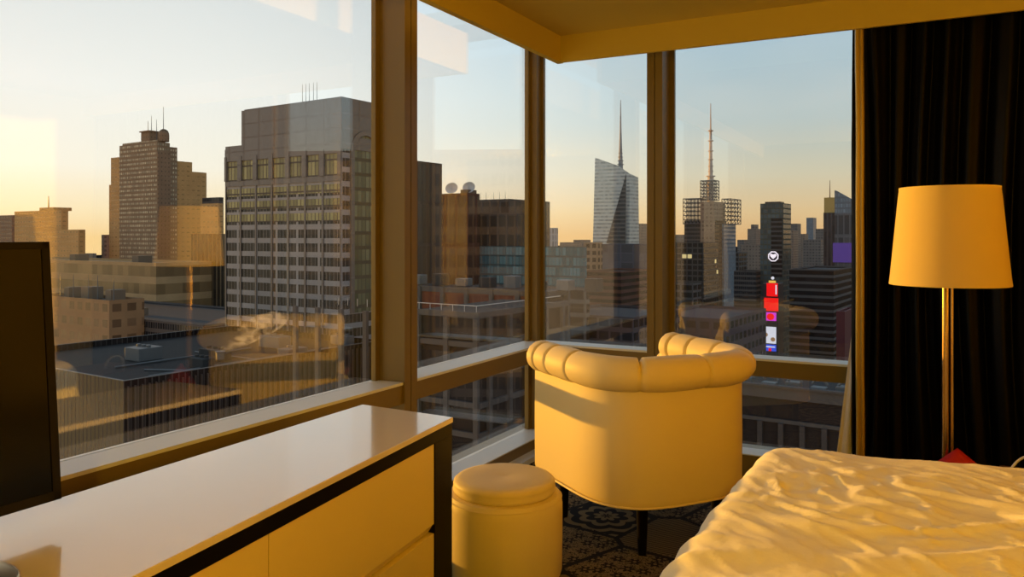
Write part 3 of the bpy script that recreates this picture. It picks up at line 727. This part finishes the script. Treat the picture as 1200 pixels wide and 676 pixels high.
# low banded blocks below the brick tower
o, L, W = tower('long low office block with pale horizontal bands below the brick tower', -40, 183, 190, 308, 400, facade('banded_low', (.58, .36, .17), (.30, .18, .08), None, 9, 1, .6, roof=(.30, .2, .11)), 60, name='office_block')  # band and roof colours painted warmer for the orange veil
for f in (.15, .45, .7): roofbox(o, -L * f - 3, -L * f + 3, 8, 16, -1, 3, S['tanbox'])
o, L, W = tower('low brown block with rooftop tanks at the foot of the banded block', 40, 128, 150, 352, 300, facade('brown_low', (.40, .24, .12), (.22, .13, .07), 6, 6, .6, .5, roof=(.12, .09, .065)), 40, name='office_block')  # wall colours painted warmer to hold the same veil
for f, w in ((.2, 2), (.5, 3), (.75, 2)): roofbox(o, -L * f - w, -L * f + w, 6, 12, -1, 2 + w * .6, S['tanbox'])
for f in (.1, .3, .42, .62, .8): mast(o, -L * f, 5, -1, 9, .25, S['metal'])
# rear flat roof below the towers
o, L, W = tower('wide dark flat roof behind the ribbed building', -60, 238, 262, 381, 292, S['darkwin'], 60, name='low_building')
roofbox(o, -70, -64, 12, 18, -1, 2, S['tanbox'])

# big stone tower
ST, C0, zt = bld_root('stone_tower', 400, 114, 220)
tag(ST, 'massive grey stone tower with an arched window and window bays painted with gold reflections, in the left window', 'building')
hb = GZ - zt; Wr = abs(run(C0, EY, 470)); STF = C0.dot(EY)
xl = along(283); xl2 = along(265)
zb1 = -(173 - 114) / 925 * 220
g = MB(); g.box(xl, 0, 0, Wr, zb1, 0); g.box(xl + .6, -.6, .6, Wr - .6, 0, .4); g.build('blank_attic', S['stonewall'], ST)
g = MB(); g.box(xl2, 0, 0, Wr, hb, zb1 + 2.2)
g.build('tower_body', S['stone'], ST)
g = MB(); g.box(xl2, .25, -.25, 0, zb1 - .2, zb1 + 3.4); g.box(0, .3, 0, Wr, zb1 - .2, zb1 + 3.4); g.build('cornice', S['stonewall'], ST)
# row of tall window bays, then darker belt; panes carry a painted gold reflection
nb = 7; zb2 = zb1 - 8.2
g = MB(); g.box(xl2 - .1, .3, -.32, -.02, zb2 - 1.0, zb2 + .6)
for i in range(nb + 1):
    cx = xl2 + (0 - xl2) * i / nb; g.box(max(xl2, cx - .9), min(.3, cx + .9), -.7, -.02, zb2 + .6, zb1)
g.box(xl2, .3, -.5, -.02, zb1 - 1.4, zb1 + 2.4)
g.build('bay_piers', S['stonewall'], ST)
for i in range(nb):
    a = xl2 + (-xl2) * (i + .0) / nb + 1.0; c_ = xl2 + (-xl2) * (i + 1) / nb - 1.0
    q = MB(); q.box(a, c_, -.12, -.01, zb2 + .7, zb1 - 1.5); q.build('bay_window', S['goldrefl'], ST)
# upper floors with the same painted gold reflection
zf = zb2 - 1.2
for r in range(3):
    q = MB(); q.box(xl2 + .6, -.4, -.10, -.01, zf - r * 4.0 - 3.0, zf - r * 4.0 - .6)
    q.build('window_band', S['goldrefl'], ST)
# pilasters on the facade
for i in range(nb + 1):
    cx = xl2 + (-xl2) * i / nb
    q = MB(); q.box(max(xl2 - .1, cx - .35), min(.1, cx + .35), -.30, -.105, hb, zb2 - 1.0); q.build('pilaster', S['stonewall'], ST)
# arched window on the right face
ya, yb_ = abs(run(C0, EY, 414)), abs(run(C0, EY, 441)); yc = (ya + yb_) / 2; ra = (yb_ - ya) / 2
zc_ = -(171 - 114) / 925 * 235
def arch(x, r, z1, zlow):
    pts = [(x, yc - r, zlow)] + [(x, yc + r * math.cos(PI - PI * i / 24), z1 + r * math.sin(PI * i / 24)) for i in range(25)] + [(x, yc + r, zlow)]
    return pts
def arch_solid(r, z1, zlow, x0, x1):
    g = MB(); g.hexa(arch(x0, r, z1, zlow), arch(x1, r, z1, zlow)); return g
arch_solid(ra, zc_, zc_ - 46, .02, .06).build('arched_window', facade('arch_glass', (.12, .10, .07), (.20, .20, .12), 1.6, 4.2, .8, .75, wrough=.12), ST)
g = MB(); oa = arch(.0, ra + 1.3, zc_, zc_ - 46); ia = arch(.0, ra, zc_, zc_ - 46)
for i in range(len(oa) - 1):
    g.hexa([oa[i], oa[i + 1], ia[i + 1], ia[i]], [(p[0] + .6, p[1], p[2]) for p in (oa[i], oa[i + 1], ia[i + 1], ia[i])])
g.build('arch_surround', S['stonewall'], ST)
for px in (336, 340, 344, 349, 353): mast(ST, along(px), 6, 0, 7, .1, S['metal'])

# near ribbed building with the big dark roof
NB, C0, zt = bld_root('ribbed_building', 145, 446, 150)
tag(NB, 'near building with a dark flat roof and closely ribbed facade below the left window', 'building')
hb = GZ - zt; Lw = 62; Wn = STF - C0.dot(EY) - 1.5
g = MB(); g.box(-Lw, 0, 0, Wn, hb, -1.6); g.build('body', S['ribs'], NB)
g = MB()
for (a, b2, c2, d2) in ((-Lw, 0, 0, .35), (-.35, 0, .35, Wn), (-Lw, -Lw + .35, .35, Wn), (-Lw, 0, Wn - .35, Wn)): g.box(a, b2, c2, d2, -1.6, -.12)
g.build('parapet', S['ribs'], NB)
g = MB()
for (a, b2, c2, d2) in ((-Lw, .06, -.06, .4), (-.4, .06, .4, Wn), (-Lw, -Lw + .4, .4, Wn)): g.box(a, b2, c2, d2, -.12, 0)
g.build('coping', S['metal'], NB)
S['rib'] = mat('dark_rib', (.085, .065, .055), .7)
nr = 90
for i in range(nr):
    y = .8 + i * 1.45
    q = MB(); q.box(0, .35, y - .12, y + .12, -42, -1.2); q.build('facade_rib', S['rib'], NB)
for (x, y, w, d, h) in ((-12, 22, 5, 3, 2.2), (-20, 30, 7, 4, 2.6), (-9, 44, 4, 6, 1.8), (-26, 52, 8, 4, 3), (-14, 66, 6, 3, 2.4), (-34, 20, 6, 6, 3), (-30, 84, 9, 5, 3.2), (-12, 90, 5, 5, 2)):
    q = MB(); q.box(x, x + w, y, y + d, -1.6, -1.6 + h, .15)
    for k in range(3): q.lathe([(.5, -1.6 + h), (.55, -1.6 + h + .5), (.2, -1.6 + h + .6)], (x + w * (k + .5) / 3, y + d / 2, 0), 12)
    q.build('rooftop_unit', S['roofgrey'] if w % 2 else S['metal'], NB)
for (p0_, p1_) in (((-8, 10, -1.4), (-8, 60, -1.4)), ((-24, 12, -1.3), (-24, 48, -1.3)), ((-3, 36, -1.3), (-30, 36, -1.3)), ((-16, 14, -1.4), (-5, 20, -1.4))):
    q = MB(); q.tube([p0_, p1_], .22, 8); q.build('roof_pipe', S['metal'], NB)
# steam rising from the roof
def steam_mat():
    m = bpy.data.materials.new('steam'); m.use_nodes = True; nt = m.node_tree; n = nt.nodes; l = nt.links; n.clear()
    out = n.new('ShaderNodeOutputMaterial'); v = n.new('ShaderNodeVolumePrincipled'); l.new(v.outputs[0], out.inputs['Volume'])
    tc = n.new('ShaderNodeTexCoord'); nz = n.new('ShaderNodeTexNoise'); nz.inputs['Scale'].default_value = .42; nz.inputs['Detail'].default_value = 5; nz.inputs['Distortion'].default_value = 1.2
    l.new(tc.outputs['Object'], nz.inputs[0])
    mr = n.new('ShaderNodeMapRange'); mr.inputs[1].default_value = .46; mr.inputs[2].default_value = .72; mr.inputs[4].default_value = .34; l.new(nz.outputs[0], mr.inputs[0])
    v.inputs['Color'].default_value = (.95, .95, .95, 1); v.inputs['Anisotropy'].default_value = .3; l.new(mr.outputs[0], v.inputs['Density'])
    return m
g = MB(); pts = [(0, 0, 0), (.8, .3, 1.0), (2.0, .8, 2.2), (3.6, 1.4, 3.6), (5.4, 2.2, 5.0), (7.2, 3.0, 6.0), (8.6, 3.6, 6.6)]
g.tube(pts, [.35, .8, 1.3, 1.7, 1.9, 1.5, .5], 14)
sp_ = at(258, 413, 178); o = g.build('steam_plume', steam_mat(), smooth=True); o.location = (sp_.x, sp_.y, sp_.z - .5); o.scale = (1.7, 1.7, 1.35); tag(o, 'white plume of steam drifting off the dark roof', 'steam')
q = MB(); q.lathe([(.9, -1.5), (.9, 0), (1.1, .1), (1.1, .3), (.3, .35)], n=16); o = q.build('steam_vent', S['metal']); 
C0n = Vector((0, 0)); o.location = (sp_.x, sp_.y, sp_.z); 
o.parent = NB; o.matrix_parent_inverse = (Matrix.Translation(NB.location) @ Matrix.Rotation(GR, 4, 'Z')).inverted()

# second window
tower('dark brown slab tower beside the big mullion', 440, 478, 518, 187, 260, S['brown'])
o, L, W = tower('dark red brick tower carrying two satellite dishes', 510, 548, 558, 226, 330, S['redbrick'], 40)
def dish(x, y, h, r):
    g = MB(); g.tube([(x, y, 0), (x, y, h)], .35, 8)
    prof = [(r * i / 6, .45 * r * (i / 6) ** 2) for i in range(7)]
    M2 = Matrix.Translation((x, y, h)) @ Matrix.Rotation(math.radians(62), 4, 'X') @ Matrix.Rotation(0, 4, 'Y')
    k = 24; rings = [[g.b.verts.new(M2 @ Vector((max(rr_, .02) * math.cos(2 * PI * a / k), max(rr_, .02) * math.sin(2 * PI * a / k), zz))) for a in range(k)] for rr_, zz in prof]
    for i in range(len(rings) - 1):
        for a in range(k): g.b.faces.new((rings[i][a], rings[i][(a + 1) % k], rings[i + 1][(a + 1) % k], rings[i + 1][a]))
    g.tube([M2 @ Vector((0, 0, 0)), M2 @ Vector((0, 0, r * .8))], .12, 6)
    return g
Lr = L
for f, lb in ((.65, 'white satellite dish on the left of the red brick roof'), (.12, 'white satellite dish on the right of the red brick roof')):
    g = dish(0, 0, 3.2, 2.7); d = g.build('satellite_dish', S['dish'], smooth=True, normals=False); d.location = o.matrix_basis @ Vector((-L * f, 4, -1.2)); d.rotation_euler = (0, 0, GR + math.radians(25)); tag(d, lb, 'satellite dish')
roofbox(o, -L * .25, -1, 2, 14, -1, 1.5, S['darkgrey'])
o, L, W = tower('dark grey slab with roof railings right of the satellite dishes', 552, 597, 603, 233, 350, S['darkgrey'], 35)
for f in (.2, .35, .5, .7, .85): mast(o, -L * f, 3, -1, 3.5, .12, S['steel'])
tower('low grey wing stepping forward across the dark grey slab', 546, 606, 612, 249, 330, S['darkgrey'], 18, name='office_block')
tower('grey office block half hidden by the corner post', 598, 616, 624, 247, 520, S['far2'], name='office_block')
tower('teal glass building seen behind the corner post', 562, 684, 690, 289, 310, S['teal'], 40, base=-18)
o, L, W = tower('grey podium of dark windows under the teal glass', 556, 686, 694, 338, 305, S['concrete'], 44, name='office_block')
# near building with grey grid and red panels
G1, C0, zt = bld_root('grid_building', 640, 336, 170)
tag(G1, 'near low building with grey concrete columns, red brick panels and terraces below the corner windows', 'building')
mt = mat('concrete_grey', (.08, .076, .078), .8, var=.2, bscale=.3); mr_ = mat('red_brick_panel', (.15, .04, .022), .8, var=.3, bscale=1.5); mdk = mat('dark_opening', (.022, .018, .02), .7, spec=.2)
hb = GZ - zt; Lg = abs(run(C0, -EX, 440)); 
g = MB(); g.box(-Lg, 0, 0, 9, hb, -1); g.build('body', mdk, G1)
for r in range(9):
    z = -1 - r * 5.6
    g = MB(); g.box(-Lg, .5, -.6, 0, z - 1.2, z); g.box(0, .6, 0, 9, z - 1.2, z); g.build('floor_band', mt, G1)
    if r in (0, 3):
        g = MB(); g.box(-Lg, .2, -.25, 0, z - 5.6, z - 1.2); g.build('brick_panel', mr_, G1)
for i in range(int(Lg / 7) + 1):
    g = MB(); g.box(-i * 7 - .5, -i * 7 + .5, -.9, -.1, -50, -1); g.build('column', mt, G1)
for i in range(1):
    g = MB(); g.box(.0, .9, 8 + i * 9, 9 + i * 9, -50, -1); g.build('column', mt, G1)
for i in range(9):
    q = MB(); q.box(-Lg + i * 7 + 1, -Lg + i * 7 + 4, 4, 7, -1, .8 + (i % 3) * .5, .1); q.build('rooftop_unit', S['metal'] if i % 2 else S['roofgrey'], G1)
G2, C0, zt = bld_root('terrace_building', 560, 366, 115)
tag(G2, 'nearer stepped building with pale terrace edges just below the second window', 'building')
hb = GZ - zt; Lg = abs(run(C0, -EX, 478)); Wg = 26
g = MB(); g.box(-Lg, 0, 0, Wg, hb, -.4); g.build('body', mdk, G2)
g = MB(); g.box(-Lg, .4, -.4, 0, -.9, 0); g.box(0, .4, 0, Wg, -.9, 0); g.build('coping', mt, G2)
for r in range(1, 8):
    g = MB(); g.box(-Lg, .5, -.5, 0, -r * 4.4 - .8, -r * 4.4); g.box(0, .5, 0, Wg, -r * 4.4 - .8, -r * 4.4); g.build('floor_band', mt, G2)
for i in range(8):
    g = MB(); g.box(-i * 5.5 - .4, -i * 5.5 + .4, -.7, -.1, -34, -.9); g.build('column', mt, G2)
for i in range(5):
    g = MB(); g.box(.1, .7, 2 + i * 5.4, 2.8 + i * 5.4, -34, -.9); g.build('column', mt, G2)
g = MB(); g.tube([(-Lg + 1, 1, .8), (-1, 1, .8), (-.6, Wg - 1, .8)], .07, 6)
for i in range(14): g.tube([(-i * 2.2 - 1, 1, -.4), (-i * 2.2 - 1, 1, .8)], .05, 5)
g.build('roof_railing', S['dish'], G2)

# third window
tower('small white block on the horizon right of the corner post', 634, 650, 654, 267, 620, S['white'], name='office_block')
tower('tan office block with dark windows left of the slanted glass tower', 684, 700, 706, 284, 560, facade('tan_grid', (.33, .22, .14), (.07, .05, .045), 5, 5, .6, .6), name='office_block')
tower('dark red striped block below the tan office block', 686, 728, 736, 318, 420, S['striped'], 40)
tower('dark blue window reflection built as a tall slab in front of the slanted tower', 706, 742, 748, 286, 520, facade('slate_reflection', (.12, .12, .15), (.08, .085, .11), 9, 6, .9, .9, wrough=.3), 30)  # bluish pane reflection modelled as a solid block
tower('mid grey stone block right of the dark blue reflection slab', 738, 760, 774, 332, 460, S['concrete'], name='office_block')
tower('far pale tower behind the window frame', 748, 754, 764, 262, 1100, S['far'])
# slanted crystal tower with a spire
BA, C0, zt = bld_root('glass_tower', 736, 290, 900)
tag(BA, 'tall pale glass tower with slanted crystal crown and white spire, in the third window', 'building')
def zp(y): return (290 - y) / 925 * 900
hb = GZ - zt; xl = along(691); xl3 = along(696); Wb = 30
xm = along(714); 
g = MB()
b0 = [(xl, 0, hb), (0, 0, hb), (0, Wb, hb), (xl, Wb, hb)]
v = {}
V_ = lambda *p: g.b.verts.new(p)
A0, A1, A2, A3 = V_(xl, 0, hb), V_(0, 0, hb), V_(2, Wb, hb), V_(xl, Wb, hb)
T0 = V_(xl3, 3, zp(182)); T1 = V_(along(722), 6, zp(193)); T2 = V_(along(738), 10, zp(203)); T3 = V_(0 - 1, Wb, zp(206)); T4 = V_(xl3, Wb, zp(186)); K1 = V_(along(712), 0, zp(284))
g.b.faces.new((A0, A1, K1)); g.b.faces.new((A0, K1, T1, T0)); g.b.faces.new((K1, A1, T2)); g.b.faces.new((K1, T2, T1))
g.b.faces.new((A1, A2, T3, T2)); g.b.faces.new((A2, A3, T4, T3)); g.b.faces.new((A3, A0, T0, T4)); g.b.faces.new((T0, T1, T2)); g.b.faces.new((T0, T2, T3, T4)); g.b.faces.new((A0, A3, A2, A1))
S['crystal'] = facade('pale_crystal_glass', (.78, .76, .70), (.46, .47, .46), 3.0, 4.2, 1.1, .5, wrough=.3, wmetal=.3)
g.build('body', S['crystal'], BA)
g = MB(); a = Vector((along(738), -1.0, zp(204))); c_ = Vector((along(711), -1.2, zp(285))); d_ = Vector((along(733), -1.2, zp(288))); e_ = Vector((along(733), -1.0, zp(215)))
g.hexa([a, c_, d_], [p + Vector((0, 1.0, 0)) for p in (a, c_, d_)]); g.build('dark_facet', facade('dark_facet_glass', (.20, .18, .16), (.08, .08, .085), None, 4.6, 1, .6), BA)
xs = along(717.5)
g = MB(); g.tube([(xs, 22, zp(196)), (xs, 22, zp(178)), (xs, 22, zp(150)), (xs, 22, zp(112))], [3.0, 2.2, 1.2, .3], 8); g.build('spire', S['white'], BA)
for i in range(5):
    q = MB(); z = zp(190 - i * 4.5); r = 3.8 - i * .5; q.tube([(xs + r * math.cos(t), 22 + r * math.sin(t), z) for t in [2 * PI * k / 12 for k in range(13)]], .35, 5, False); q.build('spire_ring', S['white'], BA)

# fourth window: tower with truss crown and mast
CT, C0, zt = bld_root('mast_tower', 838, 262, 760)
tag(CT, 'dark office tower with scaffold-like crown frames and a tall striped broadcast mast', 'building')
def zq(y): return (262 - y) / 925 * 760
hb = GZ - zt; xl = along(802); Wc = abs(run(C0, EY, 860))
g = MB(); g.box(xl, 0, 0, Wc * .6, hb, zq(258)); g.build('left_shaft', S['darkwin'], CT)
g = MB(); g.box(along(822), 0, -3, Wc * .5, hb, zq(236)); g.build('core_shaft', facade('tan_core', (.40, .26, .17), (.30, .19, .13), 4, 4, .5, .5), CT)
g = MB(); g.box(-8, 2, Wc * .35, Wc, hb, zq(262)); g.build('right_shaft', S['blue'], CT)
def frame_box(x0, x1, y0, y1, z0, z1, nx, nz, r=.55):
    g = MB()
    for yy in (y0, y1):
        for i in range(nx + 1): X = x0 + (x1 - x0) * i / nx; g.tube([(X, yy, z0), (X, yy, z1)], r, 5)
        for j in range(nz + 1): Zz = z0 + (z1 - z0) * j / nz; g.tube([(x0, yy, Zz), (x1, yy, Zz)], r, 5)
        for i in range(nx):
            for j in range(nz): g.tube([(x0 + (x1 - x0) * i / nx, yy, z0 + (z1 - z0) * j / nz), (x0 + (x1 - x0) * (i + 1) / nx, yy, z0 + (z1 - z0) * (j + 1) / nz)], r * .7, 4)
    for X in (x0, x1):
        for j in range(nz + 1): Zz = z0 + (z1 - z0) * j / nz; g.tube([(X, y0, Zz), (X, y1, Zz)], r, 5)
    return g
frame_box(along(801), along(822), -1, 12, zq(262), zq(232), 5, 6, .42).build('crown_frame', S['steel'], CT)
g = frame_box(-1, 8, Wc * .4, Wc * .95, zq(262), zq(232), 3, 6, .42); g.build('crown_frame', S['steel'], CT)
frame_box(along(820), along(839), 2, 14, zq(234), zq(211), 5, 6, .42).build('crown_frame', S['steel'], CT)
xs = along(829.5)
S['mast'] = mat('mast_paint', (.55, .42, .36), .6)
g = MB(); g.tube([(xs, 8, zq(236)), (xs, 8, zq(205))], [3.4, 3.0], 8); g.tube([(xs, 8, zq(205)), (xs, 8, zq(178)), (xs, 8, zq(150))], [2.2, 1.6, 1.2], 8); g.tube([(xs, 8, zq(150)), (xs, 8, zq(119))], [.8, .3], 6); g.build('broadcast_mast', S['mast'], CT)
for y_ in (226, 221, 216, 211, 206, 200, 194, 186, 176, 164, 152):
    q = MB(); r = 4.6 if y_ > 205 else 2.6; q.lathe([(r, zq(y_)), (r, zq(y_) + .8)], (xs, 8, 0), 12); q.build('mast_ring', S['mast'], CT)
tower('black glass block left of the mast tower', 780, 824, 832, 284, 700, facade('black_glass', (.09, .08, .075), (.02, .02, .022), 5, 5, .8, .7, lit=.03), 40)
tower('low grey block at the left foot of the mast tower', 784, 812, 822, 333, 560, S['concrete'], name='office_block')
# far skyline right of it
fars = [(864, 872, 876, 281, 1300, 'far2', 'small far tower just right of the mast tower'), (876, 886, 889, 268, 1500, 'far', 'far tan tower with a stepped top between mast tower and green tower'),
        (880, 884, 887, 263, 1700, 'far2', 'thin far spire-like tower left of the green glass tower'), (868, 892, 896, 287, 1000, 'far', 'wide far tan block left of the green glass tower'),
        (926, 934, 937, 262, 1500, 'far2', 'thin dark far tower right of the green glass tower'), (938, 943, 946, 274, 1600, 'far', 'slim far tan tower right of the thin dark tower'),
        (945, 953, 956, 255, 1700, 'blue', 'pale blue far tower in the gap of the skyline'), (941, 962, 966, 281, 1100, 'far2', 'broad grey block below the pale blue far tower'),
        (918, 930, 934, 270, 1250, 'far', 'tan tower tucked against the right side of the green glass tower'), (956, 968, 972, 268, 1200, 'far2', 'dark grey far tower next to the gold topped tower')]
for (a, b_, c_, y_, Z_, mk, lb) in fars: tower(lb, a, b_, c_, y_, Z_, S[mk], 30)
fars2 = [(656, 672, 676, 284, 1500, 'far', 'low tan far block above the teal glass roof'), (672, 684, 690, 281, 1600, 'far2', 'low dark far block left of the slanted glass tower'),
         (-30, 30, 60, 275, 1900, 'far', 'hazy low far block behind the veil-tinted wing'), (788, 800, 806, 275, 1500, 'far2', 'far grey block behind the black glass block'),
         (856, 866, 872, 296, 900, 'concrete', 'grey block just right of the mast tower foot'), (860, 886, 894, 318, 640, 'darkwin', 'dark mid-height block left of the red signs')]
for (a, b_, c_, y_, Z_, mk, lb) in fars2: tower(lb, a, b_, c_, y_, Z_, S[mk], 30)
# green glass tower with the round emblem
GT, L, W = tower('green grey glass tower with the round white emblem', 891, 918, 927, 238, 640, S['green'])
roofbox(GT, -L + 3, -3, 3, 14, -1, 1.5, S['darkwin'], 'penthouse')
g = MB(); g.box(-L * .52, -L * .05, -.5, -.02, -60, -12); g.build('striped_bay', S['striped_grey'], GT)
Cw = GT.location; C0 = Vector((Cw.x, Cw.y))
lx = along(906.5); lz = -(300.5 - 238) / 925 * 640
em_w = mat('emblem_white', (.9, .85, .9), .5, emis=(1, .85, .95), estr=1.0); em_d = mat('emblem_dark', (.05, .03, .05), .5)
def flat(pts, y0, y1): g = MB(); g.hexa([(x, y0, z) for x, z in pts], [(x, y1, z) for x, z in pts]); return g
hexp = [(lx + 4.4 * math.cos(t), lz + 4.4 * math.sin(t)) for t in [PI / 8 + PI / 4 * i for i in range(8)]]
LG = flat(hexp, -.9, -.55).build('emblem', em_w, GT)
flat([(lx + 3.5 * math.cos(t), lz + 3.5 * math.sin(t)) for t in [PI / 8 + PI / 4 * i for i in range(8)]], -1.0, -.92).build('emblem_field', em_d, LG)
hp = []
for i in range(32):
    t = 2 * PI * i / 32; hp.append((lx + 2.6 * math.sin(t) ** 3, lz + .3 + (2.0 * math.cos(t) - .8 * math.cos(2 * t) - .3 * math.cos(3 * t))))
flat(hp, -1.1, -1.01).build('emblem_heart', em_w, LG)
# times square sign stack
SG, C0, zt = bld_root('sign_tower', 912, 328, 560)
tag(SG, 'slender tower stacked with glowing red, magenta and white billboards', 'sign')
u = 560 / 925
def sz(y): return -(y - 328) * u
g = MB(); g.box(along(893), 0, .5, 14, GZ - zt, sz(333)); g.build('tower_body', mat('sign_tower_dark', (.04, .035, .04), .7), SG)
def em(n, c, s=1.0): return mat(n, tuple(x * .3 for x in c), .5, emis=c, estr=s)
E_red = em('red_screen', (1, .004, .006), 1.0); E_white = em('white_screen', (.85, .85, .95), .85); E_mag = em('magenta_screen', (.75, .05, .75), .9); E_blue = em('blue_screen', (.03, .1, .9), .8); E_gold = em('gold_screen', (1, .6, .1), .9); E_tan = em('tan_screen', (.45, .25, .12), .6)
def scr(name, a, b_, y0, y1, m, d=.0, par=None):
    g = MB(); g.box(along(a), along(b_), -.4 - d, .45 - d if d == 0 else -.41 - d + .3, sz(y1), sz(y0)); return g.build(name, m, par or SG)
s1 = scr('red_billboard', 898.5, 911.3, 332, 347.5, E_red); scr('white_lettering', 909, 910.6, 334, 345, E_white, .35, s1)
scr('gold_cap', 901, 909, 329, 331.6, E_gold)
g = MB(); g.ball((along(905.5), 0, sz(326)), 1.1, 10, 8); g.build('top_light', E_white, SG)
scr('red_billboard', 895.6, 912, 349.5, 364.8, E_red)
s2 = scr('magenta_billboard', 897, 909.5, 366.5, 376.3, E_mag)
g = MB(); cx, cz = along(903.2), sz(371.5); g.hexa([(cx + 2.6 * math.cos(t), -.75, cz + 2.4 * math.sin(t)) for t in [2 * PI * i / 16 for i in range(16)]], [(cx + 2.6 * math.cos(t), -.42, cz + 2.4 * math.sin(t)) for t in [2 * PI * i / 16 for i in range(16)]]); g.build('red_disc', E_red, s2)
s3 = scr('white_billboard', 895.8, 909.4, 383.5, 403, E_white)
for (a, y_) in ((897.5, 393), (906, 398)):
    g = MB(); cx, cz = along(a), sz(y_); g.hexa([(cx + 1.6 * math.cos(t), -.75, cz + 1.5 * math.sin(t)) for t in [2 * PI * i / 12 for i in range(12)]], [(cx + 1.6 * math.cos(t), -.42, cz + 1.5 * math.sin(t)) for t in [2 * PI * i / 12 for i in range(12)]]); g.build('tan_figure', E_tan, s3)
s4 = scr('blue_billboard', 895.8, 909.4, 404.5, 412, E_blue); scr('white_stripe', 897, 908.5, 406.3, 407.6, E_white, .35, s4); scr('red_stripe', 901, 904, 408.5, 412, E_red, .35, s4)
scr('gold_strip', 892.5, 893.5, 378, 412, E_gold)
# right hand towers
tower('wide dark tower of close horizontal stripes at the right of the far window', 925, 977, 992, 316, 430, S['striped_grey'], 60)
o, L, W = tower('dark ribbed tower with a gold lit crown beside the curtain', 965, 979, 984, 249, 620, facade('dark_rib_tower', (.11, .10, .10), (.06, .055, .06), 3, None, .6, 1), 14)
g = MB(); g.box(-L * 1.0, 0, 2, 14, 0, 12); g.build('crown', mat('gold_lit_crown', (.62, .40, .12), .5), o)  # golden sunlight painted into the crown colour
mast(o, -L * .6, 6, 12, 26, .5, S['steel'])
o, L, W = tower('dark grey tower with a slanted fin roof right against the curtain', 978, 1010, 1016, 250, 560, facade('slate_tower', (.17, .165, .17), (.11, .105, .11), 4, 16, .8, .85), 40)
g = MB(); g.hexa([(-L, 0, 0), (-.5, 0, 0), (-.5, 8, 0), (-L, 8, 0)], [(-L, 0, 17), (-.5, 0, 6), (-.5, 8, 6), (-L, 8, 17)]); g.build('fin_roof', S['blue'], o)
g = MB(); g.box(-L - 1, -.3, -.8, -.05, -35, -21); g.build('violet_screen', em('violet_screen', (.10, .05, .28), .6), o)
tower('dark maroon block low beside the curtain', 980, 990, 997, 365, 300, mat('maroon', (.12, .02, .03), .6), 20, name='office_block')
tower('low dark block across the foot of the black glass block', 762, 850, 858, 374, 330, facade('dark_violet_roof', (.10, .075, .095), (.05, .04, .05), 6, 6, .7, .5), 60, name='low_building')
tower('low brown grey block behind the tufted chair back', 640, 742, 752, 372, 300, facade('plum_roof', (.11, .085, .09), (.04, .035, .04), 5, 5, .8, .6), 50, name='low_building')
# building below the far transom: roof plant and fluted facade
FB, C0, zt = bld_root('fluted_building', 1060, 466, 120)
tag(FB, 'close fluted grey building with a roof edge of ducts, seen below the far transom', 'building')
hb = GZ - zt; Lg = abs(run(C0, -EX, 820))
mf = mat('fluted_grey', (.05, .045, .048), .7, var=.2, bscale=.2)
g = MB(); g.box(-Lg, 0, 0, 22, hb, -2); g.build('body', mdk, FB)
g = MB(); g.box(-Lg, .3, -.5, 0, -2.2, 0); g.box(-Lg, .3, -.9, -.5, -.35, 0); g.build('parapet', mt, FB)
g = MB(); g.box(-Lg, .2, -.35, 0, -6.2, -5.6); g.build('string_course', mt, FB)
k = 0; x = -Lg
while x < 0:
    g = MB(); g.box(x, x + .8, -.8, 0, -60, -6.2); g.build('flute', mf, FB); x += 3.4
for i in range(9):
    X = -Lg + 2 + i * 4.0
    q = MB(); q.box(X, X + 2.4, 2, 4, -2, -.2 + (i % 2) * .5, .1); q.tube([(X + .2, 3, .3), (X + .8, 3, 1.0), (X + 2.0, 3, 1.0), (X + 2.6, 3, .2)], .22, 8); q.build('roof_duct', S['metal'], FB)

for (az, wd, dist, top, lb) in ((30, 80, 150, 18, 'unseen wide dark screen added to darken window reflections, behind the curtain'), (68, 90, 230, 20, 'second unseen dark screen added for the reflections, beside the wide one')):  # unseen blocks added to keep the bright horizon out of pane reflections
    a = math.radians(az); g = MB(); g.box(-wd / 2, wd / 2, 0, 40, GZ - top, -1.2); g.box(-wd / 2, wd / 2, 0, .6, -1.2, 0); g.box(-wd / 2, wd / 2, 39.4, 40, -1.2, 0)
    o = g.build('office_tower', S['darkwin']); o.location = (dist * math.sin(a), dist * math.cos(a), top); o.rotation_euler = (0, 0, GR - a * .6); tag(o, lb, 'building')

# hidden depths of neighbouring blocks stop short of each other
for nm, L_, W_, f in (('brick_tower', 52, 30, 0), ('stone_tower', 42, 48, 0), ('ribbed_building', 62, 68, 0), ('grid_building', 42, 10, 0), ('terrace_building', 18, 26, 0), ('glass_tower', 48, 46, 0), ('mast_tower', 34, 40, 0), ('sign_tower', 12, 14, 0), ('fluted_building', 40, 22, 0)):
    o = bpy.data.objects[nm]; q_ = Vector((o.location.x, o.location.y)); reg(o, q_.dot(EX) - L_, q_.dot(EX), q_.dot(EY), W_, GZ, o.location.z + 60, False)
def kids(o):
    r = [o]
    for c_ in bpy.data.objects:
        if c_.parent == o: r += kids(c_)
    return r
for A in REG:
    if not A[7]: continue
    new = A[4]
    for B in REG:
        if B is A: continue
        if min(A[2], B[2]) - max(A[1], B[1]) < .3: continue
        if min(A[6], B[6]) <= max(A[5], B[5]): continue
        if A[3] <= B[3] < A[3] + new: new = max(2.5, B[3] - A[3] - .6)
    if new < A[4]:
        d = A[4] - new
        for k_ in kids(A[0]):
            if k_.type != 'MESH': continue
            if k_ is A[0]:
                for v in k_.data.vertices:
                    if v.co.y > A[4] / 2: v.co.y -= d
            else:
                m0 = min(v.co.y for v in k_.data.vertices); m1 = max(v.co.y for v in k_.data.vertices)
                if m1 > new - .5:
                    sh = m0 - .8
                    for v in k_.data.vertices: v.co.y = .8 + (v.co.y - m0) * min(1, max(.3, new - 1.6) / max(.1, m1 - m0))
